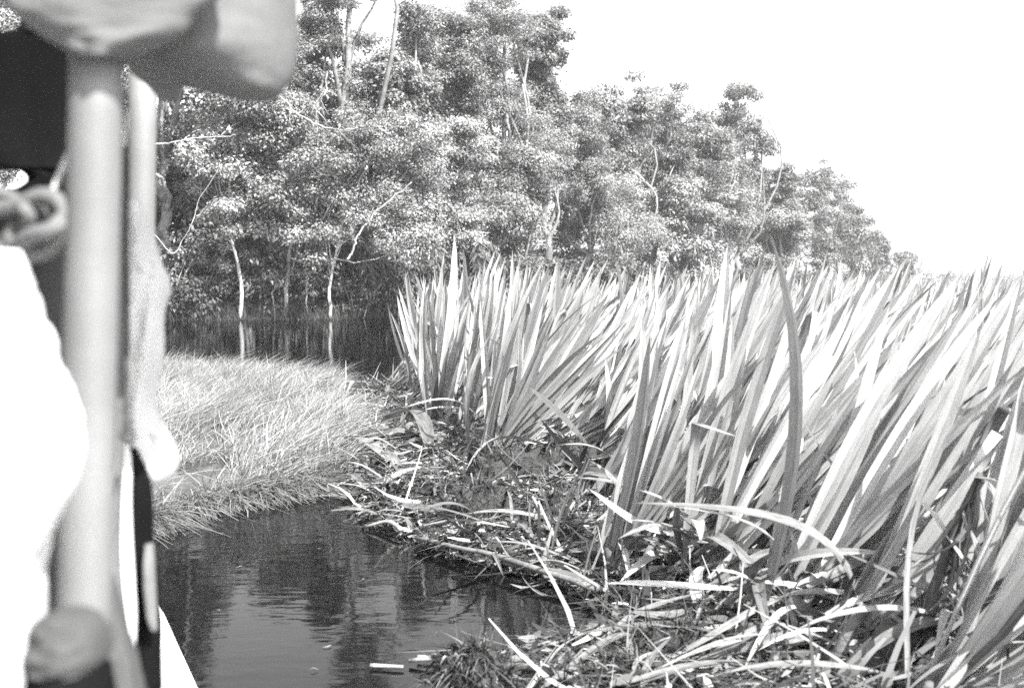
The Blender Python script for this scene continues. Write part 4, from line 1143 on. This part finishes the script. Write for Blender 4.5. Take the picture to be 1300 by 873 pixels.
# things hung on or tied to the boat
def single(name, vft, mat, label, cat):
    v, f, t = vft
    c = v.mean(0)
    o = link(name, mesh_mix(name, v - c, f, t), mat, None, c); tag(o, label, cat); return o
single("white_cloth", loft([(318, -40, 18, .95, .03), (360, -60, 30, .95, .06), (420, -80, 42, .95, .08), (480, -90, 52, .95, .09), (540, -90, 80, .94, .10), (610, -90, 86, .94, .10), (680, -90, 54, .94, .09), (740, -90, 36, .94, .08), (960, -90, 34, .94, .08)], 36, 6, .10, 5),
       M_WHITE, "white cloth hanging in bright sun at the far left", "cloth")
single("grey_cloth", loft([(300, 0, 80, 1.3, .05), (360, 10, 88, 1.3, .06), (480, 20, 88, 1.3, .06), (600, 30, 92, 1.3, .06), (700, 35, 86, 1.3, .06), (800, 35, 82, 1.3, .05), (900, 30, 90, 1.3, .05)], 30, 6, .10, 6),
       M_BAG, "grey folded cloth hanging between the white cloth and the near pole", "cloth")
# the big knot: two crossing loops of twisted cloth
kn = empty("cloth_knot", P(42, 285, 1.2)); tag(kn, "knotted twist of grey cloth tied beside the near pole", "knot")
kc = np.array(P(42, 285, 1.2))
def kpath(pts, r, nm, mat):
    pth = curve_pts([P(x, y, d) - kc for x, y, d in pts], 30)
    link(nm, tube_mesh(nm, pth, r, 10), mat, kn)
kpath([(-20, 268, 1.2), (20, 262, 1.19), (55, 248, 1.18), (80, 262, 1.17), (84, 292, 1.17), (62, 318, 1.18), (30, 322, 1.19), (15, 300, 1.2), (28, 276, 1.21), (60, 272, 1.2)], .0085, "knot_loop", M_GREYCLOTH)
kpath([(-20, 312, 1.21), (10, 318, 1.2), (40, 300, 1.17), (66, 292, 1.16), (82, 276, 1.17)], .009, "knot_strand", M_GREYCLOTH)
kpath([(-20, 240, 1.2), (10, 250, 1.2), (35, 270, 1.18), (30, 305, 1.2), (12, 330, 1.2)], .008, "knot_strand", M_GREYCLOTH)
def cord(pts, r, mat, label, name="cord"):
    pth = curve_pts([P(x, y, d) for x, y, d in pts], 26)
    c = pth.mean(0)
    o = link(name, tube_mesh(name, pth - c, r, 8), mat, None, c); tag(o, label, "cord")
cord([(96, 176, 1.22), (82, 208, 1.2), (68, 242, 1.19)], .0035, M_ROPEPALE, "short pale cord slanting up from the cloth knot to the near pole")
cord([(152, 190, 1.45), (160, 200, 1.45), (160, 300, 1.45), (161, 420, 1.45), (160, 540, 1.45), (154, 552, 1.45), (166, 560, 1.44), (170, 548, 1.45)], .0035, M_ROPE, "dark cord hanging between the two poles with a hooked end")
cord([(164, 140, 1.5), (160, 165, 1.5), (157, 185, 1.5)], .003, M_ROPEPALE, "short pale cord under the canvas corner above the dark cord")
b = empty("round_bag", P(85, 850, .95)); tag(b, "round grey bag over a dark painted shadow, bottom left beside the near pole", "bag")
bc = np.array(P(85, 850, .95))
v, f, t = loft([(776, 70, 100, .97, .02), (782, 52, 118, .97, .035), (796, 40, 130, .97, .045), (815, 36, 136, .97, .05), (832, 38, 136, .97, .05), (842, 44, 130, .97, .045)], 30, 5, .02, 3)
link("bag_top", mesh_mix("bag_top", v - bc, f, t), M_BAG, b)
v, f, t = loft([(838, 46, 126, .97, .042), (860, 36, 140, .97, .05), (920, 30, 146, .97, .055)], 30, 5, .03, 5)
link("bag_shadow", mesh_mix("bag_shadow", v - bc, f, t), M_DARK, b)  # near-black body stands in for the shadow beneath the bag top
v, f, t = loft([(700, 118, 132, 1.2, .01), (760, 112, 150, 1.2, .03), (820, 110, 165, 1.2, .04), (900, 105, 180, 1.2, .05)], 26, 6, .1, 5)
single("slumped_cloth", (v, f, t), M_BAG, "grey cloth slumped at the foot of the near pole", "cloth")
#@@HAZE
# ------------------------------------------------------------------ air
HAZE = 0.0003
k = NT("thin_haze")
pv = k.n("ShaderNodeVolumePrincipled")
pv.inputs["Density"].default_value = HAZE
pv.inputs["Color"].default_value = (.95, .95, .95, 1)
k.t.links.new(pv.outputs[0], k.out.inputs["Volume"])
x0, x1, y0, y1, z0, z1 = -930, 930, -930, 930, -2.0, 30.0
vv = np.array([[x, y, z] for z in (z0, z1) for y in (y0, y1) for x in (x0, x1)])
ff = np.array([[0, 2, 3, 1], [4, 5, 7, 6], [0, 1, 5, 4], [2, 6, 7, 3], [0, 4, 6, 2], [1, 3, 7, 5]])
tag(link("haze", mesh_np("haze", vv, ff, False), k.m), kind="stuff")
print("tris", sum(len(m.polygons) * 2 for m in bpy.data.meshes), "objects", len(SC.objects))
